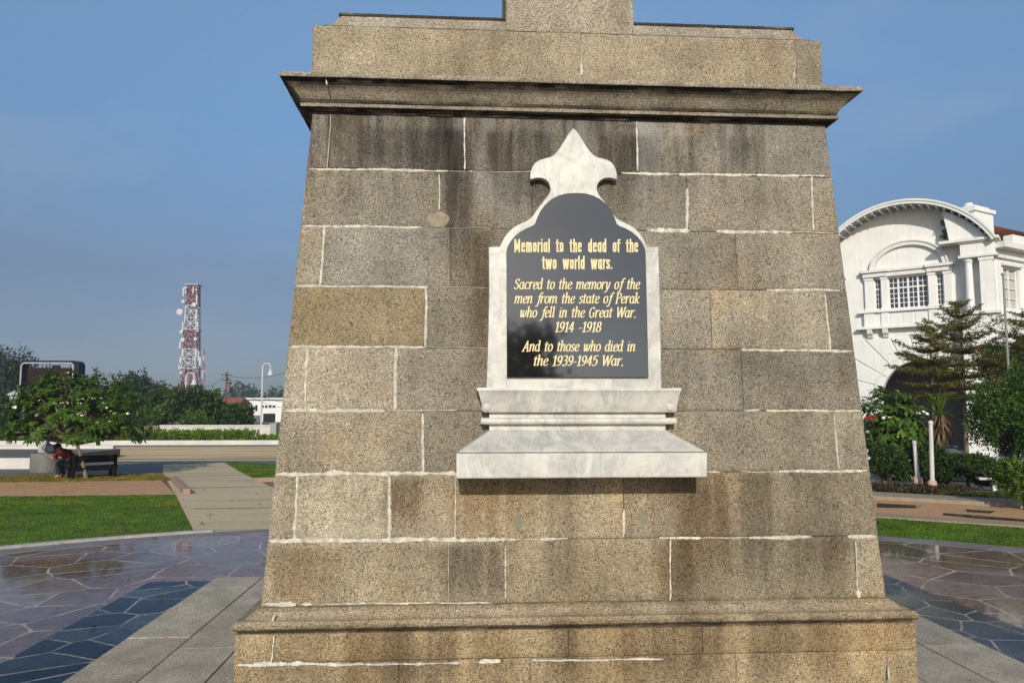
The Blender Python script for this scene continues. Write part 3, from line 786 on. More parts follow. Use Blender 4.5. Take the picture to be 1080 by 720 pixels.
rect_b = (xl(zb), xr(zb), front_y(zb), by(zb))
po = 0.115
zm = FP(247, 665, po)[2]; zg = FP(247, 668.5, po)[2]; zp = FP(247, 700.5, po)[2]
XPL = FP(247, 690, po)[0]
off_l = rect_b[0] - XPL
b = MB()
ring(b, [(-0.02, zb + 0.004), (0.012, zb - 0.004), (0.030, zb - 0.022), (0.052, zb - 0.040), (0.080, zb - 0.055), (0.112, zm + 0.045), (0.128, zm + 0.026), (0.130, zm + 0.010), (0.120, zm - 0.002), (0.103, zm - 0.010), (0.100, zg - 0.004), (0.10, zg - 0.03)], rect_b, step=.025, seed=1, dirt_shade=[.5, .2, 0, 0, .1, .1, .3, .5, .85, .85, .5])
b.build('base_moulding', M_STONE_LOW, mem, smooth=True, angle=40)
# plinth blocks below the moulding: two courses
sb = MB()
rp = (rect_b[0] - po, rect_b[1] + po, rect_b[2] - po, rect_b[3] + po)
def f_pl(x, z, d): return (x, rp[2] - d, z)
zcs = [zg - 0.006, zp, 0.05]
pj = [[287, 600, 742], [420, 560, 778]]
ptn = [[(1.0, .95, .85), (.96, .90, .78), (.94, .88, .76), (.92, .85, .72)], [(.9, .86, .78), (.86, .82, .74), (.92, .86, .76), (.98, .94, .84)]]
for i in range(2):
    xs = [rp[0]] + [FP(j, 690 if i == 0 else 715, po)[0] for j in pj[i]] + [rp[1]]
    for k in range(len(xs) - 1):
        block_face(xs[k], xs[k + 1], xs[k], xs[k + 1], zcs[i + 1], zcs[i], f_pl, ptn[i][k], 300 + 10 * i + k)
    for side in range(3):
        for k in range(3):
            if side == 0: fn = lambda x, z, d: (rp[0] + (rp[1] - rp[0]) * x, rp[3] + d, z)
            elif side == 1: fn = lambda x, z, d: (rp[0] - d, rp[2] + (rp[3] - rp[2]) * x, z)
            else: fn = lambda x, z, d: (rp[1] + d, rp[2] + (rp[3] - rp[2]) * x, z)
            block_face(k / 3, (k + 1) / 3, k / 3, (k + 1) / 3, zcs[i + 1], zcs[i], fn, (.95, .9, .8), 340 + i * 10 + k + side, 0.001)
sb.span((rp[0] + ci, rp[2] + ci, 0.05), (rp[1] - ci, rp[3] - ci, zcs[0] - .004), (.5, .47, .42))
sb.build('plinth', M_STONE_LOW, mem, smooth=True, angle=50, recalc=False)
# cornice
rect_t = (xl(ZT), xr(ZT), front_y(ZT), by(ZT))
zc1 = FP(600, 124, 0.02)[2]; zct = FP(600, 84, 0.17)[2]; hc = zct - zc1
b = MB()
prof = [(-0.03, zc1 - 0.01), (0.014, zc1 - 0.008), (0.020, zc1 + 0.004), (0.040, zc1 + 0.012), (0.064, zc1 + 0.018), (0.066, zc1 + 0.038), (0.056, zc1 + 0.044), (0.054, zc1 + 0.048)]
for k in range(9):        # cyma
    f_ = k / 8
    prof.append((0.058 + 0.100 * (0.55 * f_ + 0.45 * f_ ** 2.2), zc1 + 0.050 + (hc - 0.088) * (f_ ** 0.9)))
prof += [(0.164, zct - 0.034), (0.176, zct - 0.032), (0.180, zct - 0.024), (0.180, zct - 0.004), (0.172, zct), (-0.05, zct + 0.012)]
ring(b, prof, rect_t, step=.025, jit=0.0025, seed=5, dirt_shade=[1, 1, 1, .9, .15, .8, 1] + [1, .75, .35, .1, 0, .1, .45, .8] + [.97, 1, .9, .1, 0, 0, 0])  # dark rows: grime, with the fillets' shade painted in
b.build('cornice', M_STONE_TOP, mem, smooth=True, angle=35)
# attic course
zat = FP(600, 36, 0.0)[2]
sb = MB()
ra = (FP(329, 60)[0], FP(866, 60)[0], front_y(zct), by(zct))
def f_at(x, z, d): return (x, ra[2] - d, z)
xs = [ra[0], FP(613, 60)[0], FP(838, 60)[0], ra[1]]
atn = [(.98, .93, .82), (.98, .93, .83), (.80, .78, .74)]
for k in range(3): block_face(xs[k], xs[k + 1], xs[k], xs[k + 1], zct + .008, zat, f_at, atn[k], 400 + k)
for side in range(3):
    for k in range(2):
        if side == 0: fn = lambda x, z, d: (ra[0] + (ra[1] - ra[0]) * x, ra[3] + d, z)
        elif side == 1: fn = lambda x, z, d: (ra[0] - d, ra[2] + (ra[3] - ra[2]) * x, z)
        else: fn = lambda x, z, d: (ra[1] + d, ra[2] + (ra[3] - ra[2]) * x, z)
        block_face(k / 2, (k + 1) / 2, k / 2, (k + 1) / 2, zct + .008, zat, fn, (.9, .86, .78), 420 + k + side * 4, 0.001)
sb.span((ra[0] + ci, ra[2] + ci, zct), (ra[1] - ci, ra[3] - ci, zat - .006), (.55, .52, .46))
sb.build('attic_course', M_STONE_TOP, mem, smooth=True, angle=50, recalc=False)
# stepped cap, with the pillar rising through it
b = MB()
cl_, cr_ = Y(343, 26, 4.95)[0], Y(851, 41, 4.95)[0]
rc = (cl_, cr_, ra[2] + 0.035, ra[3] - 0.035)
ring(b, [(-0.04, zat - 0.002), (0.0, zat), (0.004, zat + 0.010), (0.0, zat + 0.018), (-0.02, zat + 0.022), (-0.022, zat + 0.030), (-0.056, zat + 0.112), (-0.046, zat + 0.117), (-0.046, zat + 0.130), (-0.08, zat + 0.136)], rc, kx=1.9, step=.025, jit=0.003, seed=8, dirt_shade=[.9, .9, .8, .85, .3, 0, .6, .85, .85])
b.build('stepped_cap', M_STONE_TOP, mem, smooth=True, angle=30)
pxl, pxr = FP(533.5, 30)[0], FP(668, 30)[0]
pw = pxr - pxl; pyc = (ra[2] + ra[3]) / 2; pd = (pyc - ra[2] - 0.012)
b = MB()
xm = (pxl + pxr) / 2
def sect(z, k): return [(xm - pw / 2 * k, pyc - pd * k if False else ra[2] + .012 + (1 - k) * pw / 2, z), (xm + pw / 2 * k, ra[2] + .012 + (1 - k) * pw / 2, z), (xm + pw / 2 * k, ra[2] + .62 - (1 - k) * pw / 2, z), (xm - pw / 2 * k, ra[2] + .62 - (1 - k) * pw / 2, z)]
pz = [(zat + .004, 1.0), (zat + 1.0, .985), (zat + 1.01, .972), (zat + 2.0, .96), (zat + 2.4, .955), (zat + 2.46, 1.05), (zat + 2.62, 1.06), (zat + 2.65, .95), (zat + 3.1, .55)]
vs = []
for z, k in pz: vs += sect(z, k)
fs = [(i * 4 + k, i * 4 + (k + 1) % 4, i * 4 + 4 + (k + 1) % 4, i * 4 + 4 + k) for i in range(len(pz) - 1) for k in range(4)] + [(3, 2, 1, 0), tuple(len(vs) - 4 + k for k in range(4))]
b.add(vs, fs, (1.0, .98, .96))
b.build('pillar', M_STONE_TOP, mem, bevel=0.006)

# mortar: raised ragged lime pointing, only where the photo still shows it
mb_ = MB()
random.seed(21)
def ribbon(p, q, w, off, ragged=0.5, offn=0.0, gaps=0.0):
    """p, q pixels on the front face"""
    a, c_ = FP(*p, offn), FP(*q, offn)
    L = np.linalg.norm(c_ - a); n = max(3, int(L / 0.007))
    d = (c_ - a) / L; nrm = np.array([d[2], 0, -d[0]])
    s = random.uniform(0, 100); rows = []
    for i in range(n + 1):
        f_ = i / n; P_ = a + (c_ - a) * f_
        taper = min(1, f_ * L / .03 + .25, (1 - f_) * L / .03 + .25)
        ww = w * .88 * (1 + ragged * 1.3 * (.7 * noise.noise(Vector((f_ * L * 7, s, 0))) + .5 * noise.noise(Vector((f_ * L * 27, s, 4)))) + ragged * random.uniform(-.28, .28))
        if gaps and noise.noise(Vector((f_ * L * 4, s, 5))) > 0.42 - gaps: ww *= 0.30
        ww = max(ww, 0.0022) * taper
        cc = P_ + nrm * (0.006 * noise.noise(Vector((f_ * L * 4, s, 9))) + .003 * noise.noise(Vector((f_ * L * 15, s, 2))) + ragged * .0012 * random.uniform(-1, 1))
        up_ = ww * (1 + .22 * random.uniform(-1, 1)) * .5; dn_ = ww * (1 + .22 * random.uniform(-1, 1)) * .5
        y0 = 0.004; hgt_ = 0.0015 + 0.0025 * random.random()
        rows.append([(cc + nrm * up_) + np.array([0, y0, 0]), cc + nrm * up_ * .6 - np.array([0, hgt_, 0]), cc - nrm * dn_ * .6 - np.array([0, hgt_, 0]), (cc - nrm * dn_) + np.array([0, y0, 0])])
    vs = [tuple(x_) for r in rows for x_ in r]
    fs = [(i * 4 + k, i * 4 + k + 1, i * 4 + 5 + k, i * 4 + 4 + k) for i in range(n) for k in range(3)]
    k_ = random.uniform(.85, 1.1); mb_.add(vs, fs, (k_, k_, k_ * .97))
def PXX(p):
    d = np.array(p) - CP; return 540 + FPX * (d @ RT) / (d @ FW)
def hz(i, x0, x1, w=0.022, rg=.6, gaps=0.0):
    z_ = cz[i]; x0 = max(x0, PXX((xl(z_), front_y(z_), z_)) + 1.5); x1 = min(x1, PXX((xr(z_), front_y(z_), z_)) - 1.5)
    l_, r_ = courses_y[i]; xa, xb = 325 - i * 6.0, 872 + i * 8.0
    yy = lambda x_: l_ + (r_ - l_) * (x_ - xa) / (xb - xa)
    ribbon((x0, yy(x0)), (x1, yy(x1)), w, 0, rg, 0, gaps)
def vt(i, k, w=0.022, rg=.6, y0=0.0, y1=1.0, lean=0):
    x_ = joints[i][k]; ya = courses_y[i]; yb = courses_y[i + 1]
    f_ = (x_ - 300) / 600; ta = ya[0] + (ya[1] - ya[0]) * f_; tb = yb[0] + (yb[1] - yb[0]) * f_
    ribbon((x_ + lean, ta + (tb - ta) * y0), (x_ - lean, ta + (tb - ta) * y1), w, 0, rg)
hz(1, 319, 500, .020, .7, .1); hz(1, 500, 562, .006, .8); hz(1, 655, 870, .022, .8, .1)
hz(2, 315, 446, .022); hz(2, 446, 520, .005); hz(2, 682, 728, .034, .7); hz(2, 755, 836, .030, .9, .1); hz(2, 836, 880, .008)
hz(3, 309, 452, .020); hz(3, 452, 515, .005); hz(3, 808, 886, .020, .7)
hz(4, 304, 449, .022); hz(4, 781, 899, .022, .7, .1); hz(4, 449, 515, .005)
hz(5, 295, 406, .026, .8); hz(5, 406, 482, .008); hz(5, 784, 802, .022); hz(5, 808, 908, .020, .6, .1)
hz(6, 288, 482, .028, .8); hz(6, 745, 760, .016); hz(6, 780, 915, .022, .8, .15)
hz(7, 281, 535, .034, .7); hz(7, 535, 600, .022, .9, .2); hz(7, 695, 740, .020, .8); hz(7, 740, 790, .008); hz(7, 790, 856, .026, .9); hz(7, 894, 926, .026, .8)
hz(8, 277, 312, .034, .9); hz(8, 318, 330, .026); hz(8, 332, 520, .012, 1.0, .15)
vt(0, 0, .010, .7, .03, 1, 1.5); vt(0, 1, .014, .9, 0, .98); vt(0, 2, .016, .7, .05, .97)
vt(1, 0, .014, .7, .04, .70); vt(1, 2, .024, .8, .25, 1); vt(1, 3, .014, .7, 0, .97, -1)
vt(2, 0, .024, .6, 0, 1, 2); vt(3, 0, .024, .5); vt(3, 3, .018, .6, .05, 1, -3)
vt(4, 0, .026, .8, 0, 1, 1); vt(4, 1, .028, .6, 0, 1, 1); vt(5, 0, .024, .7, .04, 1); vt(5, 2, .018, .7, .05, 1, -2.5)
vt(6, 0, .024, .6, 0, 1, 1.5); vt(6, 1, .026, .6); vt(6, 2, .008, .6); vt(6, 3, .018, .9, .55, .98)
vt(7, 0, .005, .6); vt(7, 1, .010, .9, .1, .95); vt(7, 2, .014, .8); vt(7, 3, .012, .6, .05, .85, -1)
ribbon((905, 620), (907, 631), .034, 0, .8)
# attic, cornice and plinth pointing
ribbon((613, 40), (613, 79), .026, 0, .9, .003); ribbon((838, 45), (838, 83), .034, 0, .9, .003)
ribbon((535, 36.0), (612, 36.5), .012, 0, .8, .0); ribbon((612, 37.5), (668, 38.5), .014, 0, .9, .0)
ribbon((289, 668), (285.5, 700), .014, 0, .8, po + .001)
ribbon((249, 700.5), (384, 700.2), .024, 0, .7, po + .001); ribbon((384, 700.2), (486, 698.2), .016, 0, .8, po + .001)
ribbon((505, 697.8), (528, 697.0), .026, 0, .9, po + .001); ribbon((560, 696.5), (700, 694.5), .012, 0, .9, po + .001, .1)
ribbon((937, 700), (938, 719), .012, 0, 1.0, po + .001)
ribbon((344, 84), (344.5, 90), .016, 0, 1.0, .176); ribbon((290, 646), (286, 660), .018, 0, .9, .10)
# ragged line under the cornice
for x0, x1 in ((345, 392), (398, 436), (445, 500), (505, 560), (566, 640), (655, 700), (706, 765), (775, 866)):
    yy = lambda x_: 115 + 13 * (x_ - 330) / 540
    ribbon((x0, yy(x0) + 4), (x1, yy(x1) + 3), .013, 0, 1.0, 0.0, .15)
mb_.build('mortar_joints', M_MORTAR, mem, smooth=True, recalc=False)
# the small patch of newer mortar between two blocks, and round drill plugs
b = MB()
c_ = FP(462, 233)
out = [(c_[0] + 0.072 * cos(a_) * (1 + .14 * sin(3 * a_)), c_[2] + 0.060 * sin(a_) * (1 + .1 * cos(5 * a_))) for a_ in np.linspace(0, 2 * pi, 22)[:-1]]
out = [(x_, max(z_, c_[2] - 0.042)) for x_, z_ in out]
b.prism(out, lambda x_, z_, d: (x_, front_y(z_) - d, z_), 0.007, -0.01)
o = b.build('stone_patch', plain('pale_patch', (0.27, 0.225, 0.165), 0.9, 0.35, 40, bump=.5), mem, bevel=0.004)
o['label'] = 'pale rounded repair patch'
for (px_, py_) in ((546, 551), (678, 545)):
    c_ = FP(px_, py_); b = MB()
    b.prism([(c_[0] + .030 * cos(a_), c_[2] + .042 * sin(a_)) for a_ in np.linspace(0, 2 * pi, 20)[:-1]], lambda x_, z_, d: (x_, front_y(z_) - d, z_), 0.0045, -0.01)
    b.build('filled_hole', plain('grey_plug', (0.19, 0.175, 0.13), 0.9, 0.2, 30), mem)

# ------------------------------------------------------------------ THE PLAQUE on its face
pc = FP(606, 503, 0.0)
plq = empty('memorial_plaque', (pc[0], front_y(1.4) - 0.02, 1.55), 'white marble tablet with fleur tip and black inscribed panel on the memorial front', 'plaque')
CX = 346.0
def c4(x, y): return (480 + x * 0.36129, 120 + y * 0.36111)
half = [(346, 42), (352, 47), (362, 60), (374, 80), (386, 99), (396, 112), (405, 121), (416, 127), (430, 130), (444, 134), (456, 141), (465, 152), (471, 166), (473, 180), (472, 192),
        (462, 189), (450, 187), (438, 188), (427, 193), (419, 201), (415, 211), (414, 222), (418, 234), (427, 246), (440, 262), (452, 278), (462, 294), (472, 305), (486, 314), (504, 322), (522, 332), (537, 346), (549, 362), (557, 378), (561, 388), (594, 389)]
def fz(off): return lambda x, z, d: (x, front_y(z, d), z)
def outl(pts, off):
    r_ = []
    for p in pts:
        q = FP(*c4(*p), off); r_.append((q[0], q[2]))
    return r_
BO = 0.060      # slab thickness
right = half + [(597, 520), (600, 640), (603, 812)]
left = [(2 * CX - x, y) for x, y in reversed(half[1:])]
left = [(91, 812), (97, 640), (99, 520)] + [(min(x + 0, x), y) for x, y in left]
b = MB(); b.prism(outl(right + left, BO), fz(0), BO, 0.002)
b.build('marble_backboard', M_MARBLE, plq, bevel=0.004)
PO = BO + 0.022
ph = [(353, 231), (378, 232), (402, 238), (424, 249), (443, 266), (457, 285), (466, 304), (472, 321), (480, 327), (497, 334), (515, 344), (531, 357), (543, 371), (552, 387), (556, 402)]
PCX = 353
pright = ph + [(557.5, 450), (561, 600), (565, 769)]
pleft = [(151, 769), (150.5, 600), (150, 450)] + [(2 * PCX - x - 0.5, y) for x, y in reversed(ph[1:])]
b = MB(); b.prism(outl(pright + pleft, PO), fz(0), PO, BO - .002)
t = NT('black_granite_polished'); 
nn = t.noise(t.coord(), 240, 2, .7)
M_PANEL = t.set(t.ramp(nn, [(0.35, (0.006, 0.006, 0.006)), (0.68, (0.015, 0.015, 0.0145))]), 0.05, 1.0, None, 0.6)
panel = b.build('black_panel', M_PANEL, plq, bevel=0.003)
# shelf moulding, bead and sloping ledge
def tray(mb, rows):
    """rows: (xl px, xr px, y px, offset) measured along the front edge; closed back to the wall"""
    vs = []
    for xa, xb, y_, off in rows:
        p, q = FP(xa, y_, off), FP(xb, y_, off); z_ = (p[2] + q[2]) / 2
        yf = front_y(z_, off); yw = front_y(z_, 0.001)
        n = 24
        for k in range(n + 1):
            f_ = k / n; xx = p[0] + (q[0] - p[0]) * f_
            vs.append((xx, yf + .0012 * nz3(xx, z_, 3, 14), z_ + .0012 * nz3(xx, z_, 9, 12)))
        vs += [(q[0], yw, z_), (p[0], yw, z_)]
    n = 27
    fs = [(i * n + k, i * n + (k + 1) % n, (i + 1) * n + (k + 1) % n, (i + 1) * n + k) for i in range(len(rows) - 1) for k in range(n)]
    fs += [tuple(range(n)), tuple((len(rows) - 1) * n + k for k in reversed(range(n)))]
    mb.add(vs, fs)
b = MB(); tray(b, [(503, 718.5, 409.0, .125), (503, 718.5, 411.5, .128), (504.5, 717.5, 413.0, .122), (506, 716, 418, .115), (508, 714.5, 426, .102), (508, 714, 432.5, .090), (511, 711, 434.5, .084)])
shelf = b.build('shelf_moulding', M_MARBLE, plq, smooth=True, angle=30)
for px_ in (513.5, 707.5):
    q = FP(px_, 428.5, .104); b = MB()
    for k in range(1): b.lathe([(0.002, 0), (.030, 0.0), (.033, .004), (.030, .010), (.018, .014), (.002, .015)], (0, 0, 0), 20)
    b.v = [(q[0] + v_[0] * .8, q[1] + .012 - v_[2] * .8, q[2] + v_[1] * .8) for v_ in b.v]
    b.build('rosette', M_MARBLE, shelf, smooth=True)
b = MB(); tray(b, [(516, 702, 433.0, .050), (516, 702, 456, .050)])
b.build('recessed_band', M_MARBLE, plq, bevel=.002)
b = MB(); tray(b, [(508, 713, 440.3, .078), (507.3, 713.6, 441.5, .088), (507.0, 714, 443.8, .092), (507.3, 713.6, 446.1, .088), (508, 713, 447.4, .078)])
b.build('bead_moulding', M_MARBLE, plq, smooth=True, angle=60)
b = MB()
q0 = [(517, 701.5, 453.3, .060), (484.5, 742.5, 475.4, .268), (485, 742, 476.2, .268), (488, 739, 476.3, .250), (488, 739, 477.3, .250), (482, 745, 477.4, .282), (481.5, 745.5, 478.0, .286), (481.5, 745.5, 502.6, .286), (483, 744.5, 503.6, .282)]
tray(b, q0)
b.build('sloping_ledge', M_MARBLE, plq, smooth=True, angle=25)

# lettering: a broad-nib italic for the verses, a heavy narrow sans for the heading
def cat(pts, n=5):
    if len(pts) < 3: return pts
    P_ = [np.array(p, float) for p in pts]; P_ = [2 * P_[0] - P_[1]] + P_ + [2 * P_[-1] - P_[-2]]
    out = []
    for i in range(1, len(P_) - 2):
        for k in range(n):
            u_ = k / n; a, b_, c_, d = P_[i - 1], P_[i], P_[i + 1], P_[i + 2]
            out.append(tuple(0.5 * ((2 * b_) + (-a + c_) * u_ + (2 * a - 5 * b_ + 4 * c_ - d) * u_ ** 2 + (-a + 3 * b_ - 3 * c_ + d) * u_ ** 3)))
    out.append(tuple(P_[-2])); return out
def arc(cx, cy, rx, ry, a0, a1, n=14):
    return [(cx + rx * cos(radians(a0 + (a1 - a0) * i / n)), cy + ry * sin(radians(a0 + (a1 - a0) * i / n))) for i in range(n + 1)]
S_ = lambda *p: cat(list(p)); L_ = lambda *p: list(p)
nb = lambda dx: S_((.10 + dx, .55), (.24 + dx, .90), (.40 + dx, 1.0), (.50 + dx, .84), (.50 + dx, .20), (.54 + dx, .03), (.66 + dx, .10))
IT = {
 'a': (.66, [arc(.28, .5, .24, .48, 35, 325), L_((.50, .97), (.50, .18)), S_((.50, .2), (.54, .02), (.66, .12))]),
 'c': (.54, [arc(.30, .5, .26, .48, 45, 310)]),
 'd': (.66, [arc(.28, .5, .24, .48, 35, 325), L_((.50, 1.5), (.50, .18)), L_((.36, 1.5), (.50, 1.5)), S_((.50, .2), (.54, .02), (.66, .12))]),
 'e': (.54, [S_((.06, .44), (.34, .52), (.49, .76), (.36, .99), (.14, .82), (.06, .46), (.14, .10), (.32, .02), (.52, .20))]),
 'f': (.44, [S_((.66, 1.40), (.54, 1.52), (.42, 1.38), (.34, .95), (.24, .0), (.12, -.42), (-.06, -.38)), L_((.10, .97), (.52, .97))]),
 'h': (.68, [L_((.10, 1.5), (.10, 0)), L_((-.03, 1.5), (.10, 1.5)), nb(0)]),
 'i': (.32, [L_((0.0, .92), (.12, 1.0), (.12, .18)), S_((.12, .2), (.16, .02), (.28, .12)), L_((.12, 1.36), (.13, 1.30))]),
 'k': (.60, [L_((.10, 1.5), (.10, 0)), L_((-.03, 1.5), (.10, 1.5)), S_((.12, .48), (.36, .70), (.48, .96)), L_((.20, .56), (.44, .04), (.58, .06))]),
 'l': (.32, [L_((-.02, 1.5), (.12, 1.5), (.12, .18)), S_((.12, .2), (.16, .02), (.28, .12))]),
 'm': (1.06, [L_((0, .92), (.10, 1.0), (.10, 0)), S_((.10, .55), (.24, .92), (.38, 1.0), (.48, .84), (.48, 0)), S_((.48, .55), (.62, .92), (.78, 1.0), (.88, .84), (.88, .20), (.92, .03), (1.04, .10))]),
 'n': (.68, [L_((0, .92), (.10, 1.0), (.10, 0)), nb(0)]),
 'o': (.58, [arc(.29, .5, .25, .49, 0, 360, 24)]),
 'r': (.50, [L_((0, .92), (.10, 1.0), (.10, 0)), S_((.10, .55), (.24, .90), (.38, 1.0), (.48, .90))]),
 's': (.48, [S_((.44, .86), (.28, 1.0), (.11, .86), (.14, .64), (.36, .44), (.42, .18), (.26, .01), (.03, .14))]),
 't': (.40, [L_((.16, 1.28), (.14, .2)), S_((.14, .22), (.18, .02), (.36, .12)), L_((-.02, .97), (.38, .97))]),
 'w': (.88, [S_((0, .93), (.09, .98), (.12, .5), (.18, .04), (.34, .22), (.42, .98)), S_((.42, .9), (.44, .4), (.52, .03), (.70, .28), (.80, .80), (.74, .99))]),
 'y': (.58, [S_((0, .93), (.10, .98), (.13, .5), (.22, .04)), S_((.50, .98), (.44, .4), (.26, -.1), (.12, -.40), (-.06, -.42))]),
 'S': (.62, [S_((.56, 1.16), (.40, 1.42), (.14, 1.28), (.12, .98), (.44, .62), (.50, .24), (.28, 0), (.02, .20))]),
 'P': (.64, [L_((.12, 1.40), (.12, 0)), L_((0, 0), (.28, 0)), L_((0, 1.40), (.16, 1.40)), S_((.12, 1.38), (.42, 1.42), (.60, 1.14), (.46, .76), (.14, .70))]),
 'G': (.78, [S_((.64, 1.14), (.46, 1.42), (.18, 1.22), (.06, .70), (.20, .12), (.44, .0), (.62, .18)), L_((.62, .62), (.62, .08)), L_((.46, .62), (.72, .62))]),
 'W': (1.06, [L_((.02, 1.40), (.24, 0)), L_((.24, .02), (.54, 1.38)), L_((.54, 1.40), (.72, 0)), L_((.72, .02), (1.04, 1.40)), L_((-.06, 1.40), (.14, 1.40)), L_((.92, 1.40), (1.12, 1.40))]),
 'A': (.78, [L_((0, 0), (.46, 1.42)), L_((.42, 1.42), (.64, 0)), L_((.16, .48), (.56, .48)), L_((-.08, 0), (.14, 0)), L_((.52, 0), (.76, 0))]),
 '1': (.46, [L_((.04, 1.14), (.24, 1.40), (.24, 0)), L_((.08, 0), (.40, 0))]),
 '9': (.62, [arc(.29, .96, .23, .42, 0, 360, 20), S_((.52, .96), (.48, .45), (.30, .08), (.06, .04))]),
 '4': (.62, [L_((.40, 0), (.40, 1.40)), L_((.38, 1.38), (.02, .42)), L_((.02, .42), (.60, .42))]),
 '8': (.62, [arc(.29, 1.05, .20, .34, 0, 360, 18), arc(.29, .37, .25, .36, 0, 360, 18)]),
 '3': (.60, [S_((.06, 1.24), (.26, 1.42), (.46, 1.20), (.40, .86), (.20, .76)), S_((.20, .76), (.46, .66), (.50, .28), (.30, .0), (.04, .08))]),
 '5': (.60, [L_((.54, 1.38), (.16, 1.38)), L_((.16, 1.38), (.10, .82)), S_((.10, .80), (.36, .90), (.52, .56), (.42, .12), (.20, .0), (.02, .08))]),
 '-': (.40, [L_((.06, .50), (.32, .50))]), '.': (.28, [L_((.06, .06), (.16, .06)), L_((.06, .0), (.16, .0))]), ' ': (.50, []),
}
rr_ = lambda x0, x1, y0, y1, k=.16: [(x0, y0 + k), (x0, y1 - k), (x0 + k * .5, y1 - k * .2), (x0 + k, y1), (x1 - k, y1), (x1 - k * .5, y1 - k * .2), (x1, y1 - k), (x1, y0 + k), (x1 - k * .5, y0 + k * .2), (x1 - k, y0), (x0 + k, y0), (x0 + k * .5, y0 + k * .2), (x0, y0 + k)]
arch_ = lambda x0, x1: [(x0, .66), (x0 + .08, .94), (x1 - .12, .97), (x1 - .03, .90), (x1, .72), (x1, 0.0)]
SA = {
 'M': (1.02, [L_((.14, 0), (.14, 1.30)), L_((.14, 1.30), (.46, .25)), L_((.46, .25), (.78, 1.30)), L_((.78, 1.30), (.78, 0))]),
 'e': (.66, [[(.14, .54), (.48, .54), (.48, .80), (.40, .95), (.22, .95), (.14, .80), (.14, .20), (.22, .05), (.40, .05), (.48, .22)]]),
 'm': (1.00, [L_((.14, 0), (.14, 1.0)), arch_(.14, .46), arch_(.46, .80)]),
 'o': (.66, [rr_(.14, .48, .05, .95)]), 'a': (.68, [rr_(.14, .48, .05, .95), L_((.50, 1.0), (.50, 0))]),
 'r': (.48, [L_((.14, 0), (.14, 1.0)), L_((.14, .62), (.22, .90), (.42, .95))]),
 'i': (.32, [L_((.14, 0), (.14, 1.0)), L_((.14, 1.25), (.14, 1.32))]), 'l': (.32, [L_((.14, 0), (.14, 1.34))]),
 't': (.46, [L_((.18, 1.26), (.18, .16), (.24, .05), (.38, .05)), L_((.02, .95), (.38, .95))]),
 'h': (.66, [L_((.14, 0), (.14, 1.34)), arch_(.14, .48)]), 'd': (.68, [rr_(.14, .48, .05, .95), L_((.50, 1.34), (.50, 0))]),
 'f': (.46, [L_((.42, 1.29), (.26, 1.29), (.18, 1.16), (.18, 0)), L_((.02, .95), (.40, .95))]),
 'w': (.98, [L_((.08, 1.0), (.24, .0)), L_((.24, .0), (.45, .98)), L_((.45, .98), (.66, .0)), L_((.66, .0), (.82, 1.0))]),
 's': (.60, [[(.46, .76), (.40, .94), (.20, .95), (.12, .80), (.14, .62), (.40, .42), (.46, .24), (.38, .06), (.18, .05), (.10, .24)]]),
 '.': (.32, [L_((.14, .05), (.14, .12))]), ' ': (.80, []),
}
def hull(P_):
    P_ = sorted(set((round(a, 6), round(b_, 6)) for a, b_ in P_))
    def half_(s):
        o_ = []
        for p in s:
            while len(o_) > 1 and (o_[-1][0] - o_[-2][0]) * (p[1] - o_[-2][1]) - (o_[-1][1] - o_[-2][1]) * (p[0] - o_[-2][0]) <= 0: o_.pop()
            o_.append(p)
        return o_
    a = half_(P_); c_ = half_(P_[::-1]); return a[:-1] + c_[:-1]
M_GOLD = plain('gilt_lettering', (0.66, 0.565, 0.31), 0.6, 0.14, 60)
def text_line(s, font, x0, x1, base, cap_px, slant, nib, cap_u):
    """s set between photo x0 and x1 with its baseline on row base"""
    adv = 0; segs = []
    for ch in s:
        w_, st = font[ch]
        for path in st: segs.append([(p[0] + adv, p[1]) for p in path])
        adv += w_ + .06
    sheared = [[(x_ + slant * y_, y_) for x_, y_ in p] for p in segs]
    xs_ = [p[0] for q in sheared for p in q]; lo, hi = min(xs_) - nib_w(nib) / 2, max(xs_) + nib_w(nib) / 2
    kx = (x1 - x0) / (hi - lo); ky = cap_px / cap_u
    mb = MB(); n = 0
    for path in sheared:
        for i in range(len(path) - 1):
            pts = [(path[k][0] + d[0], path[k][1] + d[1]) for k in (i, i + 1) for d in nib]
            h_ = hull(pts)
            off = PO + 0.0022 + (n % 40) * 0.00004; n += 1
            fr = [FP(x0 + (p[0] - lo) * kx, base - p[1] * ky, off) for p in h_]
            bk = [(q[0], q[1] + .0035, q[2]) for q in fr]
            m = len(h_)
            mb.add(fr + bk, [tuple(range(m))] + [(k, k + m, (k + 1) % m + m, (k + 1) % m) for k in range(m)])
    mb.build('inscription', M_GOLD, panel, recalc=False)
def nib_w(nib): return max(p[0] for p in nib) - min(p[0] for p in nib)
def bn(w_, th, ang):
    c_, s_ = cos(radians(ang)), sin(radians(ang))
    return [(a * w_ / 2 * c_ - b_ * th / 2 * s_, a * w_ / 2 * s_ + b_ * th / 2 * c_) for a, b_ in ((-1, -1), (1, -1), (1, 1), (-1, 1))]
NI, NS = bn(.165, .065, 24), [(-.118, -.06), (.118, -.06), (.118, .06), (-.118, .06)]
text_line('Memorial to the dead of the', SA, 542.5, 673, 265.6, 13.2, 0, NS, 1.34)
text_line('two world wars.', SA, 571.3, 645.8, 283.5, 13.2, 0, NS, 1.34)
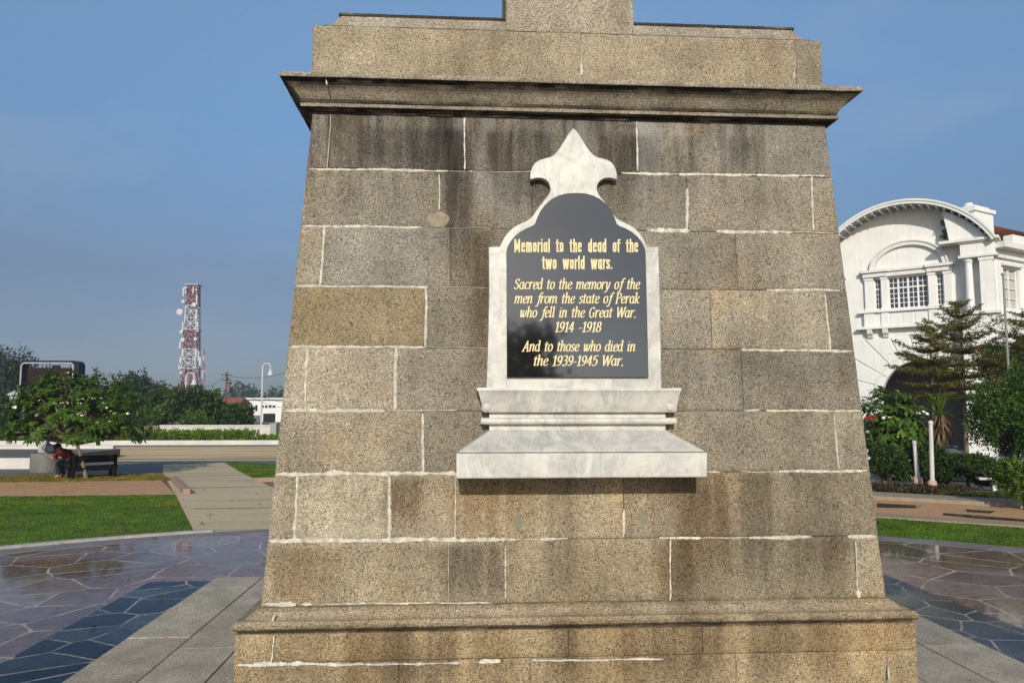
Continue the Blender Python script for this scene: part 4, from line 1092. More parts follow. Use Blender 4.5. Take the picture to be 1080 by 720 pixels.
for s, x0, x1, bl in (('Sacred to the memory of the', 541.8, 675.4, 304.8), ('men from the state of Perak', 542.5, 674.8, 319.8), ('who fell in the Great War.', 548.5, 670.6, 334.6), ('1914 -1918', 585, 634.6, 349.8),
                      ('And to those who died in', 550, 670.2, 370.3), ('the 1939-1945 War.', 562.8, 657.4, 385.4)):
    text_line(s, IT, x0, x1, bl, 10.6, .17, NI, 1.42)

# ------------------------------------------------------------------ foliage helpers
def leaf_cloud(centres, radii, n, size, aspect=0.5, up=0.35, droop=0.0, shell=0.55, col_j=0.35, seed=0):
    """n folded leaves spread through lumpy clumps; returns verts, quads, tint"""
    r = np.random.default_rng(seed)
    C_ = np.asarray(centres, float); R_ = np.asarray(radii, float)
    if R_.ndim == 1: R_ = np.column_stack([R_, R_, R_ * .8])
    wgt = (R_.prod(1)) ** (2 / 3); idx = r.choice(len(C_), n, p=wgt / wgt.sum())
    d = r.normal(size=(n, 3)); d /= np.linalg.norm(d, axis=1)[:, None]
    rad = shell + (1.08 - shell) * r.random(n) ** 0.8
    lump = 1 + 0.16 * np.sin(d[:, 0] * 7 + idx) + 0.14 * np.sin(d[:, 1] * 9 + idx * 2) + .10 * np.sin(d[:, 2] * 11 + idx * 1.7)
    P_ = C_[idx] + d * R_[idx] * (rad * lump)[:, None]
    L = size * r.uniform(0.6, 1.35, n)
    ax = d * .55 + r.normal(size=(n, 3)) * .6; ax[:, 2] += up - droop
    ax /= np.linalg.norm(ax, axis=1)[:, None]
    sd = np.cross(ax, r.normal(size=(n, 3))); sd /= np.linalg.norm(sd, axis=1)[:, None]
    nn_ = np.cross(sd, ax)
    a = P_ - ax * (L * .5)[:, None]; c_ = P_ + ax * (L * .5)[:, None] + nn_ * (L * -.12)[:, None]
    w_ = (L * aspect * .5)[:, None]
    v = np.stack([a, P_ + sd * w_ + nn_ * w_ * .3, c_, P_ - sd * w_ + nn_ * w_ * .3], 1).reshape(-1, 3)
    q = np.arange(4 * n).reshape(-1, 4)
    k = np.clip(r.normal(1, col_j * .6, n), .45, 1.9) * (0.86 + .28 * np.sin(idx * 12.9898) ** 2)
    tn = np.column_stack([k * r.uniform(.8, 1.25, n), k, k * r.uniform(.7, 1.1, n)])
    return v, q, tn
def lumps(c_, R_, n, seed, flat=1.0, rmin=.34, rmax=.58):
    r = random.Random(seed); out = []; rad = []
    for i in range(n):
        a, z = r.uniform(0, 2 * pi), r.uniform(-.75, .95); s = sqrt(max(0, 1 - z * z)) ** .8; f_ = r.uniform(.45, .85)
        out.append((c_[0] + R_[0] * s * cos(a) * f_, c_[1] + R_[1] * s * sin(a) * f_, c_[2] + R_[2] * z * f_))
        q = r.uniform(rmin, rmax); rad.append((R_[0] * q, R_[1] * q, R_[2] * q * flat))
    return out, rad
def limbs(mb, base, fork, cents, r0, r):
    mb.tube([base, ((base[0] + fork[0]) / 2 + r.uniform(-.05, .05), (base[1] + fork[1]) / 2, (base[2] + fork[2]) / 2), fork], [r0 * 1.25, r0 * .9, r0 * .8], 9)
    for c_ in cents:
        m = [(fork[k] + c_[k]) / 2 + r.uniform(-.12, .12) * abs(c_[2] - fork[2]) for k in range(3)]; m[2] += .10 * abs(c_[2] - fork[2])
        mb.tube([fork, m, c_], [r0 * .6, r0 * .36, r0 * .12], 6)
def tree(name, base, top, R_, label, cat_, mat, group=None, n=4500, size=.28, seed=1, nl=11, fork=.4, trunk_r=None, bark=None, flat=1.0, low=None):
    """base point, crown centre = below top by R_z"""
    cc = (base[0], base[1], top - R_[2]); r = random.Random(seed)
    o = empty(name, base, label, cat_, group)
    cs, rs = lumps(cc, R_, nl, seed, flat)
    v, q, tn = leaf_cloud(cs, rs, n, size, seed=seed)
    mesh_np('crown', v, q, mat, o, tn)
    b = MB(); fz_ = base[2] + (cc[2] - R_[2] * .75 - base[2]) * .8
    limbs(b, base, (base[0] + r.uniform(-.1, .1), base[1], max(fz_, base[2] + .15)), cs[:7], trunk_r or max(.03, R_[0] * .07), r)
    b.build('trunk', bark or M_DARKBARK, o, smooth=True)
    return o

L_DARK = leaf_mat('leaf_dark', (0.038, 0.070, 0.015), .25)
L_MID = leaf_mat('leaf_mid', (0.055, 0.110, 0.018), .3)
L_OLIVE = leaf_mat('leaf_olive', (0.065, 0.080, 0.020), .25)
L_LIGHT = leaf_mat('leaf_light', (0.095, 0.155, 0.022), .35)
L_HEDGE = leaf_mat('leaf_hedge', (0.135, 0.225, 0.022), .4)
L_BLUISH = leaf_mat('leaf_far', (0.030, 0.052, 0.028), .2)
L_FRANGI = leaf_mat('leaf_frangipani', (0.060, 0.120, 0.016), .35, .5)

# ------------------------------------------------------------------ LEFT: frangipani, bench, planter, person
def leafblade(P_, ax, nn_, L, w):
    """one long leaf of two quads a side, from P_ along ax, arching down; arrays in, verts out"""
    sd = np.cross(ax, nn_)
    out = []
    for f_, k in ((0, .10), (.35, .85), (.72, .95), (1.0, .05)):
        c_ = P_ + ax * (L * f_)[:, None] - nn_ * (L * .22 * f_ * f_)[:, None]
        out += [c_ + sd * (w * k)[:, None], c_ - sd * (w * k)[:, None]]
    return np.stack(out, 1)
def rosettes(tips, dirs, per, L, w, seed):
    r = np.random.default_rng(seed); tips = np.repeat(np.asarray(tips), per, 0); dirs = np.repeat(np.asarray(dirs), per, 0); n = len(tips)
    t_ = r.normal(size=(n, 3)); t_ -= dirs * (t_ * dirs).sum(1)[:, None]; t_ /= np.linalg.norm(t_, axis=1)[:, None]
    k = r.uniform(-.25, .75, n)[:, None]
    ax = t_ * 1.0 + dirs * k; ax[:, 2] -= .18; ax /= np.linalg.norm(ax, axis=1)[:, None]
    nn_ = dirs - ax * (ax * dirs).sum(1)[:, None]; nn_ /= np.linalg.norm(nn_, axis=1)[:, None]
    Ls = L * r.uniform(.6, 1.2, n); ws = w * r.uniform(.7, 1.2, n)
    v = leafblade(tips + dirs * r.uniform(-.5, .2, n)[:, None] * L * .4, ax, nn_, Ls, ws)
    q0 = np.array([(0, 1, 3, 2), (2, 3, 5, 4), (4, 5, 7, 6)])
    q = (np.arange(n)[:, None, None] * 8 + q0[None]).reshape(-1, 4)
    c_ = np.clip(r.normal(1, .28, n), .5, 1.8); tn = np.column_stack([c_ * r.uniform(.85, 1.3, n), c_, c_ * r.uniform(.7, 1.1, n)])
    return v.reshape(-1, 3), q, np.repeat(tn, 3, 0)
def flower_cluster(name, P_, rad, mat, parent, seed, n=7):
    r = random.Random(seed); b = MB()
    for k in range(n):
        a, z = r.uniform(0, 2 * pi), r.uniform(-.4, 1); s = sqrt(1 - min(1, z * z)); c_ = [P_[0] + rad * s * cos(a), P_[1] + rad * s * sin(a), P_[2] + rad * z * .7]
        pr0 = rad * .55; tilt = r.uniform(-.9, .9); ta = r.uniform(0, pi)
        for j in range(5):
            an = 2 * pi * j / 5 + a
            pts = []
            for f_, w_ in ((.05, .12), (.6, .42), (1.0, .18)):
                for s_ in (1, -1):
                    u_, v_ = f_ * pr0, s_ * w_ * pr0
                    x_, y_ = u_ * cos(an) - v_ * sin(an), u_ * sin(an) + v_ * cos(an); z_ = f_ * f_ * pr0 * .35
                    pts.append((c_[0] + x_, c_[1] + y_ * cos(tilt) - z_ * sin(tilt), c_[2] + y_ * sin(tilt) + z_ * cos(tilt)))
            b.add(pts, [(0, 1, 3, 2), (2, 3, 5, 4)])
    b.build(name, mat, parent, recalc=False)

ft_base = G(91, 505.5); YT = ft_base[1]
ft = empty('frangipani_tree', tuple(ft_base), 'domed frangipani tree with white flowers standing by the dark bench', 'tree')
kpx = YT / 800.0
fc = Y(77, 444, YT); Rx, Rz = 67 * kpx, 51 * kpx
fork_ = Y(81, 468, YT)
r = random.Random(5); tips = []; dirs = []
b = MB()
b.tube([ft_base + [0, 0, -.05], Y(89.5, 497, YT), Y(86, 484, YT), fork_], [.075, .05, .046, .05], 9)
for i in range(560):
    a, z = r.uniform(0, 2 * pi), r.uniform(-.30, 1.0); s = sqrt(1 - z * z) ** .8
    f_ = r.uniform(.55, 1.0) if i > 250 else r.uniform(.88, 1.0)
    f_ *= 1 + .07 * sin(3 * a + 1) + .05 * sin(5 * a)
    lowfac = -.22 * Rz * max(0, s * f_ - .55) if z < 0.25 else 0
    if z < 0 and s * f_ < .62: z *= .15
    p = np.array([fc[0] + Rx * s * cos(a) * f_, fc[1] + Rx * .72 * s * sin(a) * f_, fc[2] + Rz * z * f_ * (1 if z > 0 else 1.0) + lowfac])
    d = p - np.array([fc[0], fc[1], fc[2] - .8 * Rz]); d /= np.linalg.norm(d); tips.append(p); dirs.append(d)
    if i % 8 == 0:
        k1 = fork_ + (p - fork_) * .35 + np.array([0, 0, .02]); k2 = fork_ + (p - fork_) * .7 + np.array([0, 0, .10])
        b.tube([fork_, k1, k2, p], [.045, .032, .024, .016], 6)
b.build('trunk', M_BARK, ft, smooth=True)
v, q, tn = rosettes(tips, dirs, 14, .19, .034, 3)
mesh_np('crown', v, q, L_FRANGI, ft, tn)
for i, (px_, py_) in enumerate([(105, 394), (71, 393), (41, 423), (44, 431), (37, 437), (58, 426), (52, 427), (65, 425), (70, 425), (84, 425.5), (83, 422), (89, 421), (95, 419), (106, 420), (108, 425), (84, 437.5), (83, 438), (26, 430), (9, 438), (2, 428), (116, 434), (121, 436), (133, 436), (115, 445), (102, 446), (27, 424), (38, 439), (113, 430), (74, 419), (99, 420)]):
    dd = ray(px_, py_); yy_ = YT - Rx * .74 * sqrt(max(0.08, 1 - ((px_ - 78) / 80) ** 2 - ((py_ - 452) / 66) ** 2))
    P_ = Y(px_, py_, yy_)
    flower_cluster('flower_cluster', P_, .034 if i not in (15, 16, 22) else .065, M_FLOWER, ft, i, 3)

# bench seen from behind, facing away to the left
bL, bR = G(77, 506.2), G(121, 503.6)
bd = (bR - bL)[:2]; bl = np.linalg.norm(bd); ba = atan2(bd[1], bd[0])
bn_o = empty('park_bench', tuple(bL), 'dark wooden bench with thick boards under the frangipani', 'bench', rz=ba)
kb = bL[1] / 800
hb_ = 24.5 * kb
for x_ in (0, bl):
    b = MB(); b.box((x_, 0, hb_ / 2), (.075, .085, hb_), tilt=(.04, 'X')); b.build('back_post', M_DARKWOOD, bn_o, bevel=.008)
    b = MB(); b.box((x_, .38, .17), (.085, .085, .34)); b.build('leg', M_DARKWOOD, bn_o, bevel=.008)
b = MB(); b.box((bl / 2, .035, hb_ - .115), (bl + .06, .06, .20), tilt=(.04, 'X')); b.build('backrest', M_DARKWOOD, bn_o, bevel=.012)
b = MB()
for k in range(3): b.box((bl / 2, .10 + k * .135, .33), (bl + .16, .125, .07))
b.box((bl / 2, -.02, .29), (bl + .02, .04, .10))
b.build('seat', M_DARKWOOD, bn_o, bevel=.008)

pcn = G(48.5, 497.5); kp = pcn[1] / 800
b = MB(); b.lathe([(.02, 0), (14 * kp, 0), (14.4 * kp, .05), (14.4 * kp, .56), (14 * kp, .60), (12.4 * kp, .60), (12 * kp, .52), (.02, .50)], tuple(pcn), 36)
tag(b.build('stone_planter', M_TERRAZZO, loc=tuple(pcn), smooth=True), 'squat round grey stone planter left of the bench', 'planter')
gp = Y(46, 480, pcn[1] + 2.2); gp[2] = 0
b = MB(); b.span((gp[0] - .13, gp[1] - .13, 0), (gp[0] + .13, gp[1] + .13, 1.0)); b.span((gp[0] - .15, gp[1] - .15, 1.0), (gp[0] + .15, gp[1] + .15, 1.05))
tag(b.build('concrete_post', M_CONC, loc=tuple(gp), bevel=.01), 'grey concrete post behind the round planter', 'post')

def skin_body(name, joints_, edges_, radii, mat, parent=None, sub=2):
    me = bpy.data.meshes.new(name); me.from_pydata(joints_, edges_, [])
    o = link(name, me, parent)
    sk = o.modifiers.new('skin', 'SKIN'); sk.use_smooth_shade = True
    for i, d in enumerate(me.skin_vertices[0].data if me.skin_vertices else []): pass
    if not me.skin_vertices:
        bm = bmesh.new(); bm.from_mesh(me); bm.verts.layers.skin.verify(); bm.to_mesh(me); bm.free()
    for i, d in enumerate(me.skin_vertices[0].data):
        rr = radii[i]; d.radius = rr if hasattr(rr, '__len__') else (rr, rr); d.use_root = (i == 0)
    sm = o.modifiers.new('subsurf', 'SUBSURF'); sm.levels = sub; sm.render_levels = sub
    me.materials.append(mat)
    return o
M_SKIN = plain('skin', (0.30, 0.17, 0.11), 0.6, tinted=False); M_HAIR = plain('black_hair', (0.012, 0.010, 0.010), .5)
M_SHIRT = plain('dark_red_shirt', (0.10, 0.012, 0.015), .85, .2, 20, tinted=False); M_TROUSER = plain('dark_trousers', (0.020, 0.020, 0.024), .85, .2, 20, tinted=False)
# person hunched forward over the planter, sitting on the far side of the bench's left end
YP = bL[1] + .42
hip = Y(77, 492, YP); hip[2] = .45
pe = empty('person', (hip[0], hip[1], 0), 'person in a dark red shirt slumped on the bench end over the planter', 'person', rz=0)
fd = np.array([-.94, .20, 0]); sd_ = np.array([.20, .94, 0])       # facing left
def pp(f_, s, z): return tuple(np.array([fd[0] * f_ + sd_[0] * s, fd[1] * f_ + sd_[1] * s, z]))
J = [pp(0, 0, .46), pp(.10, 0, .58), pp(.24, 0, .72), pp(.36, 0, .80), pp(.44, 0, .84), pp(.52, 0, .885), pp(.60, 0, .90),
     pp(.34, .17, .78), pp(.48, .20, .58), pp(.66, .12, .63), pp(.73, .10, .645),
     pp(.34, -.17, .78), pp(.48, -.20, .58), pp(.66, -.12, .63), pp(.73, -.10, .645),
     pp(.05, .10, .43), pp(.42, .12, .47), pp(.40, .12, .10), pp(.52, .13, .045),
     pp(.05, -.10, .43), pp(.42, -.12, .47), pp(.36, -.12, .10), pp(.48, -.13, .045)]
E_ = [(0, 1), (1, 2), (2, 3), (3, 4), (4, 5), (5, 6), (3, 7), (7, 8), (8, 9), (9, 10), (3, 11), (11, 12), (12, 13), (13, 14), (0, 15), (15, 16), (16, 17), (17, 18), (0, 19), (19, 20), (20, 21), (21, 22)]
Rr = [.14, .135, .15, .11, .05, .095, .085, .06, .045, .036, .03, .06, .045, .036, .03, .09, .062, .045, .04, .09, .062, .045, .04]
skin_body('body', J, E_, Rr, M_SKIN, pe)
skin_body('shirt', [J[0], J[1], J[2], J[3], J[7], J[8], J[11], J[12]], [(0, 1), (1, 2), (2, 3), (3, 4), (4, 5), (3, 6), (6, 7)], [.155, .152, .165, .115, .076, .062, .076, .062], M_SHIRT, pe)
skin_body('trousers', [pp(0, 0, .45), J[15], J[16], J[17], J[19], J[20], J[21]], [(0, 1), (1, 2), (2, 3), (0, 4), (4, 5), (5, 6)], [.158, .105, .076, .058, .105, .076, .058], M_TROUSER, pe)
b = MB(); hc_ = np.array(pp(.545, 0, .915)); b.ball(hc_ + ORG[pe], (.105, .10, .105), 14, 10); b.build('hair', M_HAIR, pe, smooth=True)
# backpack lying on the planter rim
bp = np.array([pcn[0] + .18, pcn[1] - .10, .60])
bk = empty('backpack', tuple(bp), 'dark blue backpack lying on the planter beside the slumped person', 'bag')
M_BAG = plain('dark_blue_nylon', (0.020, 0.026, 0.050), .6, .2, 12)
b = MB(); b.ball(bp + [0, 0, .13], (.21, .13, .15), 16, 10); b.build('pack', M_BAG, bk, smooth=True)
b = MB(); b.ball(bp + [.02, -.10, .10], (.13, .06, .09), 12, 8); b.build('pocket', plain('grey_nylon', (.04, .045, .06), .8), bk, smooth=True)
b = MB(); b.tube([bp + [-.20, -.02, .05], bp + [-.25, -.05, .16], bp + [-.17, -.06, .27], bp + [-.02, -.06, .29], bp + [.10, -.05, .25]], .016, 6); b.build('strap', plain('black_strap', (.012, .012, .014), .7), bk, smooth=True)

# low white platform at far left
pw_ = G(38, 494.5)
b0 = empty('low_platform', (pw_[0] - 6, pw_[1], 0), 'long low platform with stained white front and grey paved top at far left', 'platform')
kx = pw_[1]
b = MB(); b.span((pw_[0] - 22, kx, 0), (pw_[0], kx + .25, 11.0 * kx / 800)); b.build('front_wall', M_WALLWHITE, b0, bevel=.01)
b = MB(); b.span((pw_[0] - 22, kx + .252, 0), (pw_[0], kx + 6.2, 10.6 * kx / 800)); b.build('paved_top', plain('dull_grey_paving', (.12, .112, .10), .8, .2, 2), b0)
b = MB(); b.span((pw_[0] - 22, kx + 6.202, 0), (pw_[0] - .3, kx + 6.5, 10.6 * kx / 800 + .13)); b.build('back_kerb', M_WALLWHITE, b0, bevel=.01)

# ------------------------------------------------------------------ LEFT BACKGROUND
kw = 43.3
b = MB(); b.span((-80, kw, 0), (10, kw + .35, .26))
tag(b.build('white_kerb_wall', M_WALLWHITE, loc=(-20, kw, 0), bevel=.02), 'very long low white kerb wall beyond the tan parade ground', 'wall')
def hedge(px0, px1, ptop, yy, dep, n, seed, label, cc=None):
    a, c_ = Y(px0, 464, yy), Y(px1, 464, yy); h_ = EYE + (431 - ptop) * yy / 800
    o = empty('hedge', ((a[0] + c_[0]) / 2, yy + dep / 2, 0), label, 'hedge')
    r = np.random.default_rng(seed); m = int((c_[0] - a[0]) / .45); cs = []; rs = []
    for i in range(m):
        for j in range(2):
            cs.append((a[0] + (i + .5) * (c_[0] - a[0]) / m + r.uniform(-.1, .1), yy + dep * (.25 + .5 * j), h_ * .5)); rs.append((.36, dep * .34, h_ * .52 * r.uniform(.92, 1.08)))
    v, q, tn = leaf_cloud(cs, rs, n, .13, .55, .5, seed=seed); v[:, 2] = np.maximum(v[:, 2], .02)
    mesh_np('foliage', v, q, L_HEDGE, o, tn)
    b = MB()
    for i in range(0, m, 2): b.tube([(cs[i * 2][0], yy + dep / 2, 0), (cs[i * 2][0] + .05, yy + dep / 2, h_ * .7)], [.03, .015], 5)
    b.build('stems', M_DARKBARK, o)
hedge(92, 265, 452.5, 48.3, 1.3, 15000, 2, 'long clipped bright green hedge in front of the white wall')
hedge(268, 291, 458, 48.3, 1.0, 2600, 4, 'short low green hedge at the gate pier end')
hedge(-40, 30, 453, 48.6, 1.2, 4500, 6, 'bright green hedge at far left behind the frangipani')
wy = 51.0
a, c_ = Y(168, 463, wy), Y(286, 463, wy)
b = MB(); b.span((a[0], wy, 0), (c_[0], wy + .3, EYE - 18 * wy / 800)); b.span((a[0] - .02, wy - .05, EYE - 18 * wy / 800 + .003), (c_[0], wy + .35, EYE - 18 * wy / 800 + .10))
tag(b.build('white_boundary_wall', M_WALLWHITE, loc=((a[0] + c_[0]) / 2, wy, 0), bevel=.01), 'plain white boundary wall behind the clipped hedge', 'wall')
a2_, c2_ = Y(284.5, 463, wy - .4), Y(291, 463, wy - .4)
b = MB(); b.span((a2_[0], wy - .4, 0), (c2_[0], wy, 1.0)); b.span((a2_[0] - .04, wy - .44, 1.002), (c2_[0] + .04, wy + .04, 1.08))
tag(b.build('gate_pier', M_CONC, loc=tuple(a2_ * [1, 1, 0]), bevel=.01), 'square grey gate pier at the end of the white wall', 'pier')
a, c_ = Y(150, 460, wy), Y(166, 460, wy)
b = MB(); b.span((a[0], wy + .1, 0), (c_[0], wy + .4, EYE - 17 * wy / 800))
tag(b.build('brown_wall', plain('brown_wall_paint', (.20, .13, .09), .85, .15), loc=tuple(a * [1, 1, 0])), 'short brown wall piece among shrubs left of the white wall', 'wall')

# trees beyond the wall, each its own crown
bg = [  # px centre, top px y, half width px, depth m, material, label, seed
    (112, 405, 22, 62, L_DARK, 'dark round tree right behind the frangipani crown', 41),
    (143, 395, 24, 74, L_BLUISH, 'tall bluish tree rising behind the frangipani', 42),
    (150, 414, 20, 60, L_DARK, 'dark tree with low branches left of the lattice tower', 43),
    (176, 404, 22, 66, L_OLIVE, 'olive crowned tree just left of the lattice tower', 44),
    (196, 408, 20, 60, L_DARK, 'dark dense tree directly below the lattice tower', 45),
    (216, 411, 19, 62, L_MID, 'mid green tree at the foot of the slim mast', 46),
    (232, 424, 15, 64, L_DARK, 'low dark tree in front of the brick red roof', 47),
    (252, 425, 16, 58, L_DARK, 'round dark shrubby tree beside the white office building', 48),
    (163, 427, 14, 56, L_MID, 'small green tree above the brown wall', 49),
    (128, 424, 17, 57, L_OLIVE, 'small olive tree behind the left hedge end', 50),
    (6, 372, 22, 80, L_BLUISH, 'tall dark tree at the far left edge beside the white hut', 51),
    (-8, 420, 16, 60, L_DARK, 'low dark tree at the far left edge', 52),
    (95, 402, 18, 78, L_BLUISH, 'dark tree behind the right side of the screen', 53),
    (206, 434, 12, 55, L_MID, 'little green shrub tree behind the white wall', 54),
    (4, 428, 9, 54, L_DARK, 'small dark shrub in front of the white hut', 55),
]
for px_, ty, hw, yy, mt, lab, sd0 in bg:
    B_ = Y(px_, 440, yy); k = yy / 800; top = EYE + (431 - ty) * k; Rz_ = max((top - .3) * .46, .4)
    tree('broadleaf_tree', (B_[0], yy, 0), top, (hw * k, hw * k * .9, Rz_), lab, 'tree', mt, 'trees beyond the white wall', n=5200, size=.30, seed=sd0, nl=16, trunk_r=.14)
# far belt of woodland on the low skyline, one mass
cs = []; rs = []; rr2 = random.Random(3)
for i in range(275):
    px_ = -60 + i * 3.4; yy = rr2.uniform(240, 330); B_ = Y(px_, 431, yy); hh = rr2.uniform(2.0, 5.5) + (3 if px_ < 60 else 0)
    cs.append((B_[0], yy, hh)); rs.append((5.5, 5, hh))
v, q, tn = leaf_cloud(cs, rs, 48000, 1.3, .6, seed=9); v[:, 2] = np.maximum(v[:, 2], 0)
tag(mesh_np('far_woodland', v, q, L_BLUISH, None, tn), 'far belt of dark woodland along the skyline', 'woodland', kind='stuff')

# red and white lattice tower
TY = 215.0; tk = TY / 800
tb = Y(199.5, 431, TY); tw0 = 8.2 * tk; tw1 = 4.7 * tk; tz1 = EYE + (431 - 303) * tk
tow = empty('lattice_tower', (tb[0], TY, 0), 'red and white lattice telecom tower crowded with dishes', 'tower')
def th(z): return tw0 + (tw1 - tw0) * z / tz1
corners = [(-1, -1), (1, -1), (1, 1), (-1, 1)]
def tp(c_, z): return (tb[0] + c_[0] * th(z), TY + c_[1] * th(z), z)
ysec = [431 + 7, 390, 370, 350, 325, 303]
zs = [max(0, EYE + (431 - y_) * tk) for y_ in ysec]; zs[0] = 0
for i in range(5):
    mt = M_METALRED if i % 2 == 0 else M_METALWHITE
    b = MB()
    z0, z1 = zs[i], zs[i + 1]
    for c_ in corners: b.tube([tp(c_, z0), tp(c_, z1)], .20, 6)
    nl_ = 2
    for j in range(nl_):
        za, zb_ = z0 + (z1 - z0) * j / nl_, z0 + (z1 - z0) * (j + 1) / nl_
        for k in range(4):
            c_, d_ = corners[k], corners[(k + 1) % 4]
            b.tube([tp(c_, za), tp(d_, zb_)], .13, 5); b.tube([tp(d_, za), tp(c_, zb_)], .13, 5)
            b.tube([tp(c_, zb_), tp(d_, zb_)], .14, 5)
            b.tube([tp(c_, (za + zb_) / 2), tp(d_, (za + zb_) / 2)], .09, 5)
    for off in (-.5, .5): b.tube([(tb[0] + off, TY, z0), (tb[0] + off, TY, z1)], .13, 5)
    b.build('lattice_section', mt, tow)
b = MB(); b.tube([(tb[0], TY, 0), (tb[0], TY, tz1)], .34, 6); b.build('cable_ladder', plain('cable_run', (.10, .10, .13), .7), tow)
for i, (px_, py_, rd_) in enumerate([(190, 329, 4.2), (205, 321.5, 3.0), (191.5, 350, 2.4), (193, 358.5, 2.8), (206.5, 357.5, 2.2), (193.5, 318, 2.2), (207.5, 306, 1.4), (191.5, 393, 2.0), (196, 304, 1.6), (209, 349, 1.6)]):
    P_ = Y(px_, py_, TY - th(20) - .6); b = MB(); b.lathe([(.05, 0), (rd_ * tk * .78, .1), (rd_ * tk * .78, .55), (rd_ * tk * .5, .9), (.05, 1.0)], (0, 0, 0), 16)
    b.v = [(P_[0] + v_[0], P_[1] + v_[2] - .5, P_[2] + v_[1]) for v_ in b.v]
    b.build('dish_antenna', M_METALWHITE if i != 9 else plain('pale_pink_radome', (.5, .30, .26), .6), tow, smooth=True)
for px_, py_, w_, h_ in [(193.5, 308, 1.4, 9), (207.6, 316, 1.4, 9), (196, 306, 1.3, 7), (204, 306, 1.3, 7), (208.6, 342, 1.4, 6), (190, 364, 1.6, 7), (209.5, 375, 1.4, 9), (190.5, 381, 2.0, 8), (211, 381, 2.0, 9), (189.5, 386, 1.6, 7), (193, 372, 1.5, 7), (207, 372, 1.4, 8), (193, 344, 1.4, 9), (207.5, 331, 1.4, 9)]:
    P_ = Y(px_, py_, TY - th(22) - .5); b = MB(); b.box(P_, (w_ * tk, .35, h_ * tk)); b.build('panel_antenna', M_METALWHITE, tow)
b = MB()
for z in (zs[1], zs[3], zs[5]):
    h_ = th(z) + .5; b.span((tb[0] - h_, TY - h_, z - .1), (tb[0] + h_, TY - h_ + .8, z + .1)); b.span((tb[0] - h_, TY + h_ - .8, z - .1), (tb[0] + h_, TY + h_, z + .1)); b.span((tb[0] - h_, TY - h_ + .801, z - .1), (tb[0] - h_ + .8, TY + h_ - .801, z + .1)); b.span((tb[0] + h_ - .8, TY - h_ + .801, z - .1), (tb[0] + h_, TY + h_ - .801, z + .1))
b.build('platform', M_METALGREY, tow)

# slim mast beside it
SY = 230.0; sk_ = SY / 800; sb_ = Y(213, 431, SY)
mast = empty('radio_mast', (sb_[0], SY, 0), 'slim red and white radio mast right of the lattice tower', 'mast')
sz = [0] + [EYE + (431 - y_) * sk_ for y_ in (400, 391, 382, 376, 370)]
for i in range(5):
    b = MB(); z0, z1 = sz[i], sz[i + 1]; w0 = .62 - .1 * i; w1 = .52 - .1 * i
    tri = [(0, -1), (.87, .5), (-.87, .5)]
    for k in range(3):
        b.tube([(sb_[0] + tri[k][0] * w0, SY + tri[k][1] * w0, z0), (sb_[0] + tri[k][0] * w1, SY + tri[k][1] * w1, z1)], .09, 5)
        for j in range(4):
            f0, f1 = j / 4, (j + 1) / 4; c_, d_ = tri[k], tri[(k + 1) % 3]; wa, wb = w0 + (w1 - w0) * f0, w0 + (w1 - w0) * f1
            b.tube([(sb_[0] + c_[0] * wa, SY + c_[1] * wa, z0 + (z1 - z0) * f0), (sb_[0] + d_[0] * wb, SY + d_[1] * wb, z0 + (z1 - z0) * f1)], .06, 4)
    b.build('mast_section', M_METALWHITE if i % 2 else M_METALRED, mast)

# shepherd's-crook lamp posts
def lamp_post(px_, ptop, yy, label):
    k = yy / 800; B_ = Y(px_, 431, yy); h_ = EYE + (431 - ptop) * k; rr3 = 4.0 * k
    o = empty('street_lamp', (B_[0], yy, 0), label, 'street lamp', 'white crook necked street lamps')
    b = MB(); pts = [(B_[0], yy, 0), (B_[0], yy, 1.0), (B_[0], yy, h_ - rr3)]
    for i in range(1, 10):
        a_ = pi * (1 - i / 9); pts.append((B_[0] + rr3 + rr3 * cos(a_), yy, h_ - rr3 + rr3 * sin(a_)))
    pts.append((B_[0] + 2 * rr3, yy, h_ - rr3 - .18))
    b.tube(pts, [.10, .07, .06] + [.05] * 10, 8); b.lathe([(.14, 0), (.14, .5), (.09, .6)], (B_[0], yy, 0), 12)
    b.build('pole', M_METALWHITE, o, smooth=True)
    b = MB(); e_ = (B_[0] + 2 * rr3, yy, h_ - rr3 - .62); b.lathe([(.24, 0), (.22, .08), (.13, .30), (.06, .44)], e_, 16); b.build('lamp_shade', M_METALWHITE, o, smooth=True)
    b = MB(); b.ball((e_[0], e_[1], e_[2] - .02), (.15, .15, .10), 10, 6); b.build('bulb_cover', plain('opal_glass', (.6, .6, .58), .3), o, smooth=True)
lamp_post(275.8, 384, 58.0, 'white crook necked street lamp standing by the white office building')
lamp_post(195.2, 394, 60.0, 'white crook necked street lamp in front of the lattice tower base')

# utility pole and its wires
UY = 95.0; uk = UY / 800; ub = Y(238, 431, UY); uh = EYE + (431 - 393) * uk
up_ = empty('utility_pole', (ub[0], UY, 0), 'dark utility pole with crossarms above the brick red roof', 'utility pole')
b = MB(); b.tube([(ub[0], UY, 0), (ub[0], UY, uh)], [.16, .11], 8); b.build('pole', plain('weathered_pole', (.09, .07, .06), .85), up_)
for z, w_ in ((uh - .35, 1.3), (uh - 1.0, 1.1)):
    b = MB(); b.box((ub[0], UY - .14, z), (w_, .1, .12)); b.build('crossarm', plain('weathered_pole', (.09, .07, .06), .85), up_)
b = MB(); b.lathe([(.18, 0), (.2, .05), (.2, .7), (.15, .75)], (ub[0] + .28, UY - .1, uh - 2.2), 12); b.build('transformer', plain('reddish_can', (.20, .11, .10), .6), up_)
M_WIRE = plain('black_wire', (.03, .03, .03), .6)
